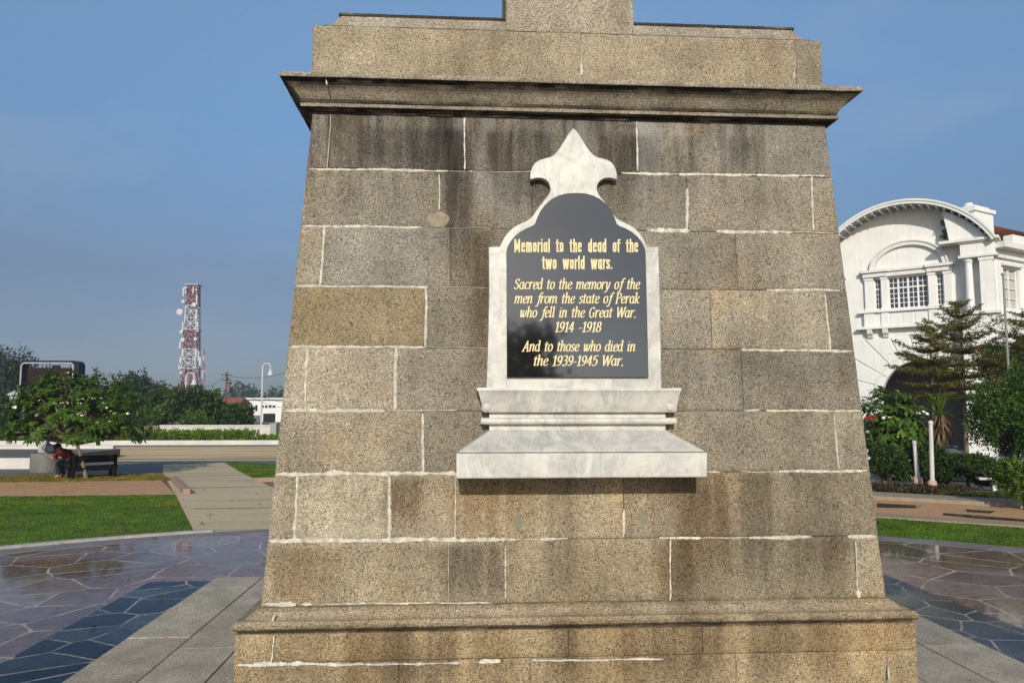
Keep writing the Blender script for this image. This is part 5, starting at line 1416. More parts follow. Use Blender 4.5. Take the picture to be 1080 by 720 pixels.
for (x0, y0_, x1, y1_, sag, yb_) in ((238, 396, 207, 407, 2.0, 110), (238, 396, 300, 424, 2.0, 80), (238, 399, 300, 430, 2.2, 82), (238, 396, 330, 382, 3.0, 95)):
    A_, B_ = Y(x0, y0_, UY), Y(x1, y1_, yb_); b = MB(); m = 12
    b.tube([A_ + (B_ - A_) * i / m + np.array([0, 0, -sag * .3 * 4 * (i / m) * (1 - i / m)]) for i in range(m + 1)], .025, 4)
    tag(b.build('power_line', M_WIRE, loc=tuple(A_)), {207: 'thin dark wire running left from the utility pole to the tower', 300: 'thin dark wire sloping right from the utility pole', 330: 'thin dark wire rising right from the utility pole'}[x1], 'wire', 'wires strung from the utility pole')

# big screen seen from behind
BY = 66.0; kb2 = BY / 800
bb = Y(50, 431, BY)
sc_ = empty('outdoor_screen', (bb[0], BY, 0), 'large dark outdoor screen with rounded corners and pale pipe frame', 'screen')
def SP(px_, py_): q = Y(px_, py_, BY); return q[0], q[2]
def rrect(x0, x1, z0, z1, r_, n=6):
    o_ = []
    for cx_, cz_, a0 in ((x1 - r_, z1 - r_, 0), (x0 + r_, z1 - r_, 90), (x0 + r_, z0 + r_, 180), (x1 - r_, z0 + r_, 270)):
        for i in range(n + 1): o_.append((cx_ + r_ * cos(radians(a0 + 90 * i / n)), cz_ + r_ * sin(radians(a0 + 90 * i / n))))
    return o_
x0, zt = SP(20.5, 380); x1, _ = SP(83.5, 380); zbm = 1.6
dfn = lambda x_, z_, d: (x_, BY + d, z_)
b = MB(); b.prism(rrect(x0, x1, zbm, zt, .42), dfn, 0.0, 1.1, holes=[rrect(x0 + .16, SP(78.5, 380)[0], zbm + .2, zt - .18, .34)]); b.build('outer_frame', M_BLACK, sc_)
xi1 = SP(78.5, 380)[0]
fr_ = rrect(x0 + .20, xi1 - .04, zbm + .25, zt - .22, .32); b = MB()
b.tube([(p[0], BY - .05, p[1]) for p in fr_ + fr_[:1]], .065, 6, cap=False); b.build('pipe_frame', plain('pale_pipe', (.36, .37, .39), .5), sc_, smooth=True)
zpan = SP(50, 387.5)[1]
b = MB(); b.span((SP(27, 400)[0], BY + .25, zbm + .3), (SP(77, 400)[0], BY + .6, zpan))
for i in range(16):
    z = zbm + .4 + i * (zpan - zbm - .5) / 16; b.span((SP(27, 400)[0], BY + .20, z), (SP(77, 400)[0], BY + .249, z + .12))
b.build('back_panel', M_BROWNPANEL, sc_)
b = MB()
for px_ in (33.5, 37.5, 42, 46, 50, 72): b.tube([(SP(px_, 385)[0], BY + .4, zpan), (SP(px_, 385)[0], BY + .4, zt - .16)], .03, 5)
b.span((SP(60, 385)[0], BY + .3, zpan + .01), (SP(53, 385)[0], BY + .6, zpan + .22))
b.build('top_rail', M_BLACK, sc_)
for px_ in (30, 74):
    b = MB(); b.span((SP(px_, 400)[0] - .12, BY + .3, 0), (SP(px_, 400)[0] + .12, BY + .8, zbm + .1)); b.build('leg', M_BLACK, sc_)

# small white hut and distant buildings
HY = 72.0; a = Y(7, 425, HY); c_ = Y(19, 425, HY); zt_ = EYE + (431 - 417.5) * HY / 800; zr_ = EYE + (431 - 411.5) * HY / 800
hut = empty('white_hut', ((a[0] + c_[0]) / 2, HY, 0), 'small white hut with grey sloping roof left of the screen', 'hut')
b = MB(); b.span((a[0] + .2, HY, 0), (c_[0], HY + 3, zt_)); b.build('wall', M_WHITE, hut)
b = MB(); b.add([(a[0] - .1, HY - .3, zt_ + .003), (c_[0] + .15, HY - .3, zt_ + .003), (c_[0] + .15, HY + 3.3, zt_ + .003), (a[0] - .1, HY + 3.3, zt_ + .003), (a[0] - .1, HY + 1.5, zr_), (c_[0] + .15, HY + 1.5, zr_)], [(0, 1, 5, 4), (3, 4, 5, 2), (0, 4, 3), (1, 2, 5), (0, 3, 2, 1)]); b.build('roof', M_GREYROOF, hut)
OY = 118.0; ok = OY / 800; a = Y(256.5, 431, OY); c_ = Y(320, 431, OY)
off_ = empty('office_building', ((a[0] + c_[0]) / 2, OY, 0), 'long white low office building with small dark windows near the lamp post', 'building')
zt_ = EYE + (431 - 421.5) * ok
b = MB(); b.span((a[0], OY, 0), (c_[0], OY + 8, zt_)); b.build('wall', M_WHITE, off_)
b = MB(); b.span((a[0] - .3, OY - .4, zt_ + .002), (c_[0] + .3, OY + 8.4, zt_ + .28)); b.build('roof', plain('pale_roof', (.55, .54, .52), .7), off_)
for i, px_ in enumerate((261.5, 265.5, 270.5, 277, 281, 285, 289)):
    P_ = Y(px_, 428.5 if px_ > 272 else 430, OY); w_, h_ = (.40, .36) if px_ > 272 else (.34, .9)
    b = MB(); b.span((P_[0] - w_ / 2 - .04, OY - .06, P_[2] - h_ / 2 - .04), (P_[0] + w_ / 2 + .04, OY - .002, P_[2] + h_ / 2 + .04)); w__ = b.build('window', M_TRIM, off_)
    b = MB(); b.span((P_[0] - w_ / 2, OY - .075, P_[2] - h_ / 2), (P_[0] + w_ / 2, OY - .0615, P_[2] + h_ / 2)); b.build('pane', M_GLASS, w__)
P_ = Y(284, 440, OY); b = MB(); b.span((P_[0] - .9, OY - .05, 0), (P_[0] + .9, OY - .002, 1.3)); b.build('door', M_BLACK, off_)
RY = 108.0; a = Y(229.5, 431, RY); c_ = Y(251, 431, RY); z0_, z1_ = EYE + (431 - 426.5) * RY / 800, EYE + (431 - 419) * RY / 800
rh = empty('tiled_house', ((a[0] + c_[0]) / 2, RY, 0), 'low house with brick red roof seen between the trees', 'house')
b = MB(); b.span((a[0], RY, 0), (c_[0], RY + 6, z0_)); b.build('wall', M_WALLWHITE, rh)
b = MB(); b.add([(a[0] - .3, RY - .5, z0_ + .003), (c_[0] + .3, RY - .5, z0_ + .003), (c_[0] + .3, RY + 6.5, z0_ + .003), (a[0] - .3, RY + 6.5, z0_ + .003), (a[0], RY + 3, z1_), (c_[0], RY + 3, z1_)], [(0, 1, 5, 4), (3, 4, 5, 2), (0, 4, 3), (1, 2, 5), (0, 3, 2, 1)]); b.build('roof', M_REDTILE, rh)

# ------------------------------------------------------------------ RIGHT: the white station building
UX = np.array([.755, -.656, 0])
P0 = Y(975, 431, 38.0); P0[2] = -DROP
st = empty('station_building', tuple(P0), 'ornate white station building with barrel roof, arched doorway and columns', 'building', rz=atan2(UX[1], UX[0]))
Z = lambda t_: t_ + 0.3 + DROP       # measured height -> local height
xz = lambda x_, z_, d: (x_, d, z_)
RC, RZ, RR = -.55, Z(7.75), 4.75
half_ang = math.asin(4.1 / RR)
AC, AZ, AR = -.05, Z(2.3), 1.93
arcw = [(RC + (RR - .12) * sin(a_), RZ + (RR - .12) * cos(a_)) for a_ in np.linspace(half_ang, -half_ang, 33)]
outer = [(-4.6, 0.0), (AC - AR, 0.0)] + [(AC - AR * cos(a_), AZ + AR * sin(a_)) for a_ in np.linspace(0, pi, 25)] + [(AC + AR, 0.0), (3.5, 0.0)] + arcw
wins = [(-1.45, .42, Z(7.02), Z(8.70)), (-2.14, -1.82, Z(7.05), Z(8.70)), (.82, 1.14, Z(7.05), Z(8.70))]
b = MB(); b.prism(outer, xz, 0.0, .45, holes=[[(w[0], w[2]), (w[1], w[2]), (w[1], w[3]), (w[0], w[3])] for w in wins])
b.span((-4.6, .451, 0), (-4.2, 11, Z(9.9))); b.span((3.1, .451, 0), (3.5, 11, Z(9.9))); b.span((-4.2, 10.5, 0), (3.1, 11, Z(9.9)))
b.span((-4.2, .46, Z(5.0)), (3.1, 10.49, Z(5.2)))
b.build('wall', M_WHITE, st)
b = MB(); b.span((-4.19, .455, 0.02), (3.09, 10.4, .03)); b.build('hall_floor', M_CONC, st)
b = MB(); b.span((-4.19, 6.0, .04), (3.09, 6.1, Z(4.9))); b.build('hall_wall', plain('dim_hall_wall', (.16, .15, .145), .8), st)
# voussoir blocks and rustication around the arch
b = MB()
X0_, X1_, Z1_ = -4.58, 1.9, Z(5.45)
def ray_rect(a_):
    dx, dz = cos(a_), sin(a_); c_ = []
    if dx < -1e-6: c_.append((X0_ - AC) / dx)
    if dx > 1e-6: c_.append((X1_ - AC) / dx)
    if dz > 1e-6: c_.append((Z1_ - AZ) / dz)
    t_ = min(c_); return (AC + dx * t_, AZ + dz * t_), t_
na = 11
for i in range(na):
    a0, a1 = pi * i / na + .016, pi * (i + 1) / na - .016
    inner = [(AC + AR * cos(a_), AZ + AR * sin(a_)) for a_ in np.linspace(a0, a1, 5)]
    ob = [ray_rect(a_)[0] for a_ in (a1, a0)]
    for cx_, cz_ in ((X0_, Z1_), (X1_, Z1_)):
        ca = atan2(cz_ - AZ, cx_ - AC)
        if a0 < ca < a1: ob.insert(1, (cx_, cz_))
    b.prism(inner + ob, xz, -.055, -.002)
for k in range(5):
    z0_, z1_ = AZ - (k + 1) * .68 + .02, AZ - k * .68 - .02
    if z1_ < 0: break
    b.span((X0_, -.055, max(z0_, 0)), (AC - AR, -.002, z1_)); b.span((AC + AR, -.055, max(z0_, 0)), (X1_, -.002, z1_))
b.build('arch_blocks', M_WHITE, st, bevel=.012)
b = MB()
ring_o = [(AC + (AR + .42) * cos(a_), AZ + (AR + .42) * sin(a_)) for a_ in np.linspace(0, pi, 25)]; ring_i = [(AC + (AR + .30) * cos(a_), AZ + (AR + .30) * sin(a_)) for a_ in np.linspace(pi, 0, 25)]
b.prism(ring_o + ring_i, xz, -.085, -.056); b.build('arch_ring', M_TRIM, st)
# barrel roof with fascia and eave ribs
def arcpts(r_, n=41, ext=.04): return [(RC + r_ * sin(a_), RZ + r_ * cos(a_)) for a_ in np.linspace(-half_ang - ext, half_ang + ext, n)]
b = MB(); b.prism(arcpts(RR) + arcpts(RR - .10)[::-1], xz, -1.18, 11.2); b.build('roof', M_GREYROOF, st)
b = MB(); b.prism(arcpts(RR + .05) + arcpts(RR - .06)[::-1], xz, -1.30, -1.182); b.prism(arcpts(RR - .062) + arcpts(RR - .20)[::-1], xz, -1.26, -1.183)
b.build('fascia', plain('pale_fascia', (.60, .60, .57), .5, .1), st)
for a_ in np.linspace(-half_ang - .02, half_ang + .02, 26):
    b = MB(); c_, s_ = cos(a_), sin(a_); rm = RR - .19
    b.box((RC + rm * s_, -.62, RZ + rm * c_), (.075, 1.1, .17), tilt=(a_, 'Y')); b.build('eave_rib', M_TRIM, st)
# window group
def window(x0, x1, z0, z1, nx_, cols, split):
    b = MB(); f_ = .045; d0, d1 = .10, .18
    b.span((x0, d0, z0), (x0 + f_, d1, z1)); b.span((x1 - f_, d0, z0), (x1, d1, z1)); b.span((x0 + f_, d0, z0), (x1 - f_, d1, z0 + f_)); b.span((x0 + f_, d0, z1 - f_), (x1 - f_, d1, z1))
    zs_ = z0 + (z1 - z0) * split
    w_ = (x1 - x0) / nx_
    for i in range(1, nx_): b.span((x0 + i * w_ - .045, d0, z0 + f_), (x0 + i * w_ + .045, d1, z1 - f_))
    for i in range(nx_):
        xa, xb = x0 + i * w_ + .045, x0 + (i + 1) * w_ - .045
        b.span((xa, d0 + .002, zs_ - .04), (xb, d1 - .002, zs_ + .04))
        for j in range(1, cols): xx = xa + (xb - xa) * j / cols; b.span((xx - .016, d0 + .02, z0 + f_), (xx + .016, d1 - .02, z1 - f_))
        for j in range(1, 4): zz = z0 + f_ + (zs_ - .04 - z0 - f_) * j / 4; b.span((xa, d0 + .024, zz - .016), (xb, d1 - .024, zz + .016))
        zz = (zs_ + z1) / 2; b.span((xa, d0 + .024, zz - .016), (xb, d1 - .024, zz + .016))
    o = b.build('window', M_WHITE, st)
    b = MB(); b.span((x0, .19, z0), (x1, .20, z1)); b.build('pane', M_GLASS, o)
window(*wins[0], 4, 2, .66); window(*wins[1], 1, 2, .66); window(*wins[2], 1, 2, .66)
for x0_, x1_ in ((-2.60, -2.20), (-1.78, -1.50), (.47, .78), (1.18, 1.52)):
    b = MB(); xm_ = (x0_ + x1_) / 2
    b.span((x0_, -.16, Z(7.0)), (x1_, -.002, Z(8.72))); b.span((x0_ - .04, -.20, Z(8.62)), (x1_ + .04, -.161, Z(8.74))); b.span((x0_ - .04, -.20, Z(6.98)), (x1_ + .04, -.161, Z(7.10)))
    b.build('pilaster', M_WHITE, st, bevel=.012)
b = MB()
b.span((-2.70, -.20, Z(8.76)), (1.62, -.002, Z(9.00))); b.span((-2.80, -.30, Z(9.003)), (1.72, -.002, Z(9.14)))
for x0_, x1_ in ((-2.66, -1.46), (.43, 1.58)): b.span((x0_, -.28, Z(8.77)), (x1_, -.202, Z(8.998))); b.span((x0_ - .08, -.40, Z(9.01)), (x1_ + .08, -.302, Z(9.16)))
b.build('window_entablature', M_TRIM, st, bevel=.012)
b = MB()
elo = lambda rx, rz: [(RC + .12 + rx * cos(a_), Z(9.16) + rz * sin(a_)) for a_ in np.linspace(0, pi, 29)]
b.prism(elo(1.80, 1.36) + elo(1.60, 1.17)[::-1], xz, -.20, -.002); b.prism(elo(1.88, 1.44) + elo(1.802, 1.362)[::-1], xz, -.26, -.002)
b.build('lunette_moulding', M_TRIM, st)
b = MB()
b.span((-2.92, -.34, Z(6.84)), (1.78, -.002, Z(6.97))); b.span((-2.72, -.18, Z(6.10)), (1.58, -.002, Z(6.838)))
for x0_, x1_ in ((-2.66, -2.16), (-1.82, -1.46), (.44, .82), (1.14, 1.56)): b.span((x0_, -.25, Z(6.11)), (x1_, -.182, Z(6.836)))
for i in range(3): xa = -1.38 + i * .60; b.span((xa, -.20, Z(6.22)), (xa + .50, -.182, Z(6.70)))
b.span((-3.0, -.42, Z(5.96)), (1.86, -.002, Z(6.097)))
b.build('window_balcony', M_WHITE, st, bevel=.012)
for x_ in (-2.41, -1.64, .63, 1.35):
    b = MB(); b.prism([(-.40, Z(5.955)), (-.058, Z(5.955)), (-.058, Z(5.48)), (-.14, Z(5.50)), (-.2, Z(5.62)), (-.34, Z(5.72))], lambda y_, z_, d: (d, y_, z_), x_ - .13, x_ + .13)
    b.build('bracket', M_TRIM, st, bevel=.01)
b = MB(); b.span((-4.6, -.35, Z(8.85)), (-3.55, -.002, Z(9.0))); b.build('left_ledge', M_TRIM, st)
# projecting pier on the right with a round column and a square pilaster
b = MB(); b.span((1.98, -.80, 0), (3.52, -.002, Z(6.35))); b.span((1.98, -.30, Z(6.352)), (3.52, -.003, Z(9.2))); b.span((2.05, -.84, Z(9.32)), (3.54, -.004, Z(9.92)))
b.build('pier', M_WHITE, st, bevel=.015)
b = MB(); b.span((1.85, -.98, Z(6.352)), (3.62, -.301, Z(6.5))); b.span((1.95, -.94, Z(9.18)), (3.64, -.005, Z(9.318))); b.span((1.15, -1.05, Z(9.99)), (3.74, -.006, Z(10.14))); b.span((1.95, -.95, Z(9.922)), (3.64, -.006, Z(9.988)))
b.build('pier_cornice', M_TRIM, st, bevel=.015)
b = MB(); b.lathe([(.24, 0), (.24, .08), (.20, .12), (.19, .9), (.165, 2.45), (.22, 2.52), (.24, 2.60), (.24, 2.67)], (2.36, -.60, Z(6.503)), 24); b.build('column', M_WHITE, st, smooth=True)
b = MB(); b.span((2.84, -.82, Z(6.503)), (3.42, -.302, Z(9.0))); b.span((2.80, -.86, Z(9.002)), (3.46, -.302, Z(9.177))); b.build('square_pilaster', M_WHITE, st, bevel=.015)
b = MB()
gable = [(1.60, Z(10.145)), (3.45, Z(10.145))] + [(RC + (RR - .3) * sin(a_), RZ + (RR - .3) * cos(a_)) for a_ in np.linspace(half_ang - .06, .44, 10)]
b.prism(gable, xz, -.75, -.01); b.build('spandrel', M_WHITE, st)
# creeper growing at the eave
v, q, tn = leaf_cloud([(1.42, -.5, Z(11.2)), (1.46, -.4, Z(10.75)), (1.30, -.35, Z(10.5)), (1.5, -.3, Z(10.2))], [.20, .18, .15, .10], 260, .13, seed=6)
o = mesh_np('creeper', v, q, L_DARK, st, tn); o['label'] = 'small plant sprouting from the eave'
# wing running back to the right
wa = atan2(.924, .385); cw, sw = cos(wa), sin(wa)
def wf(s_, z_, d): return (3.45 + cw * s_ + sw * d, -.40 + sw * s_ - cw * d, z_)
wh = [(.75, 2.15, Z(6.7), Z(8.75)), (4.2, 5.6, Z(6.7), Z(8.75)), (7.4, 8.8, Z(6.7), Z(8.75))]
b = MB(); b.prism([(0, 0), (14, 0), (14, Z(9.6)), (0, Z(9.6))], wf, 0, -.4, holes=[[(w[0], w[2]), (w[1], w[2]), (w[1], w[3]), (w[0], w[3])] for w in wh])
b.build('wing_wall', M_WHITE, st)
for w in wh:
    b = MB()
    def q_(s0, s1, z0_, z1_, d0, d1): b.prism([(s0, z0_), (s1, z0_), (s1, z1_), (s0, z1_)], wf, d0, d1)
    q_(w[0], w[0] + .06, w[2], w[3], -.12, -.2); q_(w[1] - .06, w[1], w[2], w[3], -.12, -.2); q_(w[0] + .06, w[1] - .06, w[3] - .06, w[3], -.12, -.2); q_((w[0] + w[1]) / 2 - .04, (w[0] + w[1]) / 2 + .04, w[2], w[3] - .06, -.12, -.2)
    for j in range(1, 4): zz = w[2] + (w[3] - w[2]) * j / 4; q_(w[0] + .06, w[1] - .06, zz - .02, zz + .02, -.13, -.19)
    o = b.build('window', M_WHITE, st)
    b = MB(); q_(w[0], w[1], w[2], w[3], -.21, -.22); b.build('pane', plain('pale_blind', (.42, .41, .37), .35), o)
b = MB()
def q2(s0, s1, z0_, z1_, d0, d1): b.prism([(s0, z0_), (s1, z0_), (s1, z1_), (s0, z1_)], wf, d0, d1)
q2(0, 14, Z(9.603), Z(9.9), .55, -.4); q2(0, 14, Z(9.15), Z(9.32), .16, .002); q2(0, 14, Z(6.1), Z(6.45), .20, .002); q2(.55, 2.35, Z(8.80), Z(8.95), .18, .003); q2(3.9, 5.9, Z(8.80), Z(8.95), .18, .003)
b.build('wing_cornice', M_TRIM, st, bevel=.015)
for s_ in (3.0, 6.4, 9.6):
    b = MB(); q2(s_ - .3, s_ + .3, Z(6.46), Z(9.14), .30, .004); q2(s_ - .4, s_ + .4, Z(7.4), Z(7.6), .38, .302); b.build('pilaster', M_WHITE, st, bevel=.015)
b = MB()
def wb(s0, s1, d0, d1, z0_, z1_): b.prism([(s0, z0_), (s1, z0_), (s1, z1_), (s0, z1_)], wf, d0, d1)
wb(.2, 1.9, -.9, -2.5, Z(9.7), Z(11.75)); wb(.1, 2.0, -.8, -2.6, Z(11.752), Z(11.95)); wb(.35, 1.75, -1.0, -2.4, Z(11.953), Z(12.1))
b.build('parapet_block', M_WHITE, st, bevel=.02)
b = MB(); wb(2.9, 14, -.5, -1.0, Z(9.902), Z(10.75)); b.build('parapet', M_WHITE, st, bevel=.02)
b = MB(); b.add([wf(2.3, Z(11.3), -1.2), wf(14, Z(11.3), -1.2), wf(14, Z(13.1), -6), wf(4.5, Z(13.1), -6), wf(14, Z(11.3), -11), wf(2.3, Z(11.3), -11)], [(0, 1, 2, 3), (3, 2, 4, 5), (0, 3, 5), (1, 4, 2), (0, 5, 4, 1)]); b.build('tiled_roof', plain('orange_roof_tile', (0.52, 0.19, 0.09), 0.8, 0.3, 5.0), st)
b = MB(); q = wf(4.6, Z(12.4), -3.6); b.lathe([(.32, 0), (.32, .75), (.25, .85), (.22, .95)], q, 16); b.build('roof_vent', M_TRIM, st, smooth=True)

# ------------------------------------------------------------------ RIGHT: planting
def tier_tree(name, px_, pbase, ptop, yy, tiers, label, seed, mat, zbase=0.0, trunk_px=None):
    """tiered tree: flat whorls of twiggy sprays; tiers = [(y px, radius px, rise)]"""
    k = yy / 800; B_ = Y(px_, 431, yy); base = np.array([B_[0], yy, zbase]); top = EYE + (431 - ptop) * k
    o = empty(name, tuple(base), label, 'tree', 'layered trees before the station')
    r = np.random.default_rng(seed); rp_ = random.Random(seed)
    b = MB(); b.tube([base, base + [0.02, 0, (top - zbase) * .5], [B_[0], yy, top]], [.075, .05, .008], 8)
    cen = []; 
    for (ty, rad, rise) in tiers:
        z0 = EYE + (431 - ty) * k; nb_ = max(4, int(3 + rad / 8))
        a0 = rp_.uniform(0, 6)
        for i in range(nb_):
            an = a0 + 2 * pi * i / nb_ + rp_.uniform(-.25, .25); L = rad * k * rp_.uniform(.5, 1.18); rs_ = rise * L * rp_.uniform(.6, 1.3)
            A_ = np.array([B_[0], yy, z0 - .05]); E2 = A_ + np.array([cos(an) * L, sin(an) * L, rs_ * 1.45 + .06 * L]); M2 = A_ + (E2 - A_) * .5 + np.array([0, 0, -.07 * L])
            b.tube([A_, M2, E2], [.018, .012, .004], 5)
            ns = max(5, int(L * 13))
            for j in range(ns):
                f_ = .16 + .86 * (j / ns); c_ = A_ + (M2 - A_) * (f_ * 2) if f_ < .5 else M2 + (E2 - M2) * ((f_ - .5) * 2)
                wsp = L * (.20 + rad / 400) * (1 - abs(f_ - .6) * .9)
                for s in range(4):
                    cen.append(c_ + np.array([-sin(an), cos(an), 0]) * rp_.uniform(-1, 1) * wsp + np.array([0, 0, rp_.uniform(-.02, .06)]))
    cen = np.array(cen); n = len(cen) * 8
    idx = np.repeat(np.arange(len(cen)), 8)
    P_ = cen[idx] + r.normal(size=(n, 3)) * [.055, .055, .016]
    ax = r.normal(size=(n, 3)) * [1, 1, .35]; ax[:, 2] += .35; ax /= np.linalg.norm(ax, axis=1)[:, None]
    nv = np.tile([0, 0, 1.0], (n, 1)) + r.normal(size=(n, 3)) * .35; sd = np.cross(ax, nv); sd /= np.linalg.norm(sd, axis=1)[:, None]
    L = .075 * r.uniform(.6, 1.3, n); w_ = L * .28
    v = np.stack([P_ - ax * (L / 2)[:, None], P_ + sd * w_[:, None], P_ + ax * (L / 2)[:, None], P_ - sd * w_[:, None]], 1).reshape(-1, 3)
    q = np.arange(4 * n).reshape(-1, 4); kk = np.clip(r.normal(1, .25, n), .5, 1.7)
    mesh_np('crown', v, q, mat, o, np.column_stack([kk * 1.1, kk, kk * .8]))
    b.build('trunk', M_BARK, o, smooth=True)
    return o
L_TIER = leaf_mat('leaf_tiered', (0.155, 0.150, 0.042), .4)
gR = -.25
tier_tree('tiered_tree', 1017, 500, 309, 25.0, [(318, 14, .45), (331, 24, .42), (344, 36, .38), (357, 44, .34), (370, 50, .26), (384, 54, .18), (396, 56, .12), (408, 56, .08), (419, 50, .05)], 'tall layered tree with flat tiers in front of the station window', 3, L_TIER, gR)
tier_tree('tiered_tree', 984, 505, 340, 23.6, [(346, 14, .4), (357, 26, .36), (369, 34, .3), (381, 38, .22), (393, 40, .12), (406, 38, .06), (416, 34, .03)], 'smaller layered tree in front of the arched doorway', 5, L_TIER, gR)
tier_tree('tiered_tree', 1090, 505, 322, 24.0, [(328, 16, .4), (340, 30, .34), (354, 42, .26), (368, 50, .2), (384, 54, .14), (398, 52, .1)], 'layered tree cut by the right edge of the photo', 8, L_TIER, gR)

def shrub(px0, px1, ptop, pbot, yy, label, mat, seed, n=5200, size=.11, name='shrub', zb_=0.0, nl=18, group='shrubs in the bed before the station'):
    k = yy / 800; A_ = Y((px0 + px1) / 2, 431, yy); top = EYE + (431 - ptop) * k; bot = EYE + (431 - pbot) * k
    hw = (px1 - px0) / 2 * k; Rz_ = (top - bot) / 2
    o = empty(name, (A_[0], yy, zb_), label, 'shrub', group)
    cs, rs = lumps((A_[0], yy, (top + bot) / 2), (hw, hw * .8, Rz_), nl, seed, 1.0, .30, .52)
    v, q, tn = leaf_cloud(cs, rs, n, size, .5, seed=seed); v[:, 2] = np.maximum(v[:, 2], zb_ + .02)
    mesh_np('foliage', v, q, mat, o, tn)
    b = MB(); limbs(b, (A_[0], yy, zb_), (A_[0], yy, zb_ + .3 * (top - zb_)), cs[:6], .04, random.Random(seed)); b.build('stem', M_DARKBARK, o, smooth=True)
    return o
shrub(1026, 1102, 392, 505, 20.5, 'dense dark green bushy tree at right edge beside the layered trees', L_MID, 11, 20000, .095, 'bushy_tree', nl=26)
shrub(1040, 1120, 342, 420, 27.0, 'green tree crown behind the right layered tree', L_MID, 12, 11000, .14, 'bushy_tree', gR)
shrub(1046, 1106, 478, 536, 14.6, 'light leafed bush at the lower right corner of the bed', L_LIGHT, 13, 3000, .10)
shrub(985, 1050, 476, 512, 19.0, 'dark undergrowth shrub in front of the parked car', L_DARK, 14, 6500, .09)
shrub(940, 1000, 470, 512, 19.6, 'dark shrub behind the white posts', L_DARK, 15, 6000, .09)
shrub(1020, 1070, 484, 516, 18.2, 'dark low shrub behind the white bench', L_DARK, 16, 4500, .09)
shrub(915, 955, 468, 512, 19.2, 'dark shrub under the flowering frangipani bush', L_DARK, 17, 4500, .09)
# low reddish bedding plants, one mass
cs = []; rs = []; r = random.Random(9)
for i in range(70):
    f_ = r.random(); B_ = G(928 + 92 * f_, 517 + 2.5 * f_ + r.uniform(-3.5, 3.0)); cs.append((B_[0], B_[1], .05)); rs.append((.22, .22, .07))
v, q, tn = leaf_cloud(cs, rs, 6000, .075, .5, seed=31); v[:, 2] = np.maximum(v[:, 2], .02)
tag(mesh_np('bedding_plants', v, q, leaf_mat('leaf_reddish', (.050, .040, .020), .2), None, tn), 'low dark reddish bedding plants along the shrub bed', 'plants', kind='stuff')
cs = []; rs = []
for i in range(46):
    f_ = r.random(); B_ = G(1000 + 85 * f_, 522 + 4.5 * f_ + r.uniform(-2.0, 1.6)); cs.append((B_[0], B_[1], .04)); rs.append((.25, .25, .06))
v, q, tn = leaf_cloud(cs, rs, 3500, .07, .3, seed=33); v[:, 2] = np.maximum(v[:, 2], .02)
tag(mesh_np('ground_cover', v, q, L_OLIVE, None, tn), 'thin yellow green ground cover at the front of the shrub bed', 'ground cover', kind='stuff')

# frangipani bush with red and white flowers
yb = 20.4; kf = yb / 800
fb = Y(945, 431, yb)
fbo = empty('frangipani_bush', (fb[0], yb, 0), 'leafy frangipani bush with red and white flowers beside the memorial', 'bush')
tips = []; dirs = []; r = random.Random(17); b = MB()
cf = Y(941, 452, yb); base_ = np.array([fb[0], yb, 0])
for k in range(4): b.tube([base_ + [.12 * (k - 1.5), .35, 0], base_ + [.16 * (k - 1.5), .3, .5], cf + [.3 * (k - 1.5), 0, -.2]], [.032, .028, .02], 7)
for i in range(290):
    a, z = r.uniform(0, 2 * pi), r.uniform(-1.0, 1.0); s = sqrt(1 - z * z) ** .7; f_ = r.uniform(.6, 1.05)
    p = np.array([cf[0] + 36 * kf * s * cos(a) * f_, cf[1] + 34 * kf * s * sin(a) * f_, cf[2] + 46 * kf * z * f_])
    d = p - cf + np.array([0, 0, .45]); d /= np.linalg.norm(d); tips.append(p); dirs.append(d)
    if i % 9 == 0: m = (p + cf) / 2 - [0, 0, .15]; b.tube([cf - [0, 0, .3], m, p], [.03, .02, .01], 5)
b.build('stems', M_DARKBARK, fbo, smooth=True)
v, q, tn = rosettes(tips, dirs, 10, .24, .038, 8)
mesh_np('foliage', v, q, L_FRANGI, fbo, tn)
for i, (px_, py_, rad, mt) in enumerate([(919, 442, .11, M_FLOWERRED), (935, 441.5, .085, M_FLOWER), (974, 436, .085, M_FLOWER), (949, 461, .05, plain('yellow_leaf', (.42, .40, .07), .6)), (962, 464.5, .065, M_FLOWER), (925, 421, .05, M_FLOWER), (946, 413, .05, M_FLOWER), (915, 424, .06, M_FLOWER), (968, 436, .05, M_FLOWER), (916, 456, .05, M_FLOWER), (956, 436, .035, M_FLOWER)]):
    flower_cluster('flower_cluster', Y(px_, py_, yb - .78), rad, mt, fbo, 60 + i, 6)

# white painted posts with pink footings
for i, (px_, pb, pt, pyt, lab) in enumerate([(983.5, 516, 981.5, 447, 'tall white post with pink footing right of the frangipani bush'), (968, 513, 964.5, 468, 'shorter white post with pink footing in the frangipani bush'), (928.5, 511, 924, 478, 'mottled white post with pink footing close to the memorial edge')]):
    B_ = G(px_, pb); yy = B_[1]; T_ = Y(pt, pyt, yy); k = yy / 800
    o = empty('white_post', tuple(B_), lab, 'post', 'white posts in the shrub bed')
    b = MB(); b.tube([B_ + [0, 0, .10], (B_ + T_) / 2, T_], [2.5 * k, 2.3 * k, 2.1 * k], 12); b.build('shaft', M_WALLWHITE, o, smooth=True)
    b = MB(); b.lathe([(4.6 * k, 0), (4.9 * k, .05), (4.7 * k, 8 * k), (3.6 * k, 9.5 * k), (2.6 * k, 10.2 * k)], tuple(B_), 16); b.build('footing', M_PINKCONC, o, smooth=True)
    b = MB(); b.lathe([(2.5 * k, 0), (2.8 * k, .02), (2.6 * k, .06), (1.0 * k, .09)], tuple(T_), 12); b.build('cap', M_WALLWHITE, o, smooth=True)

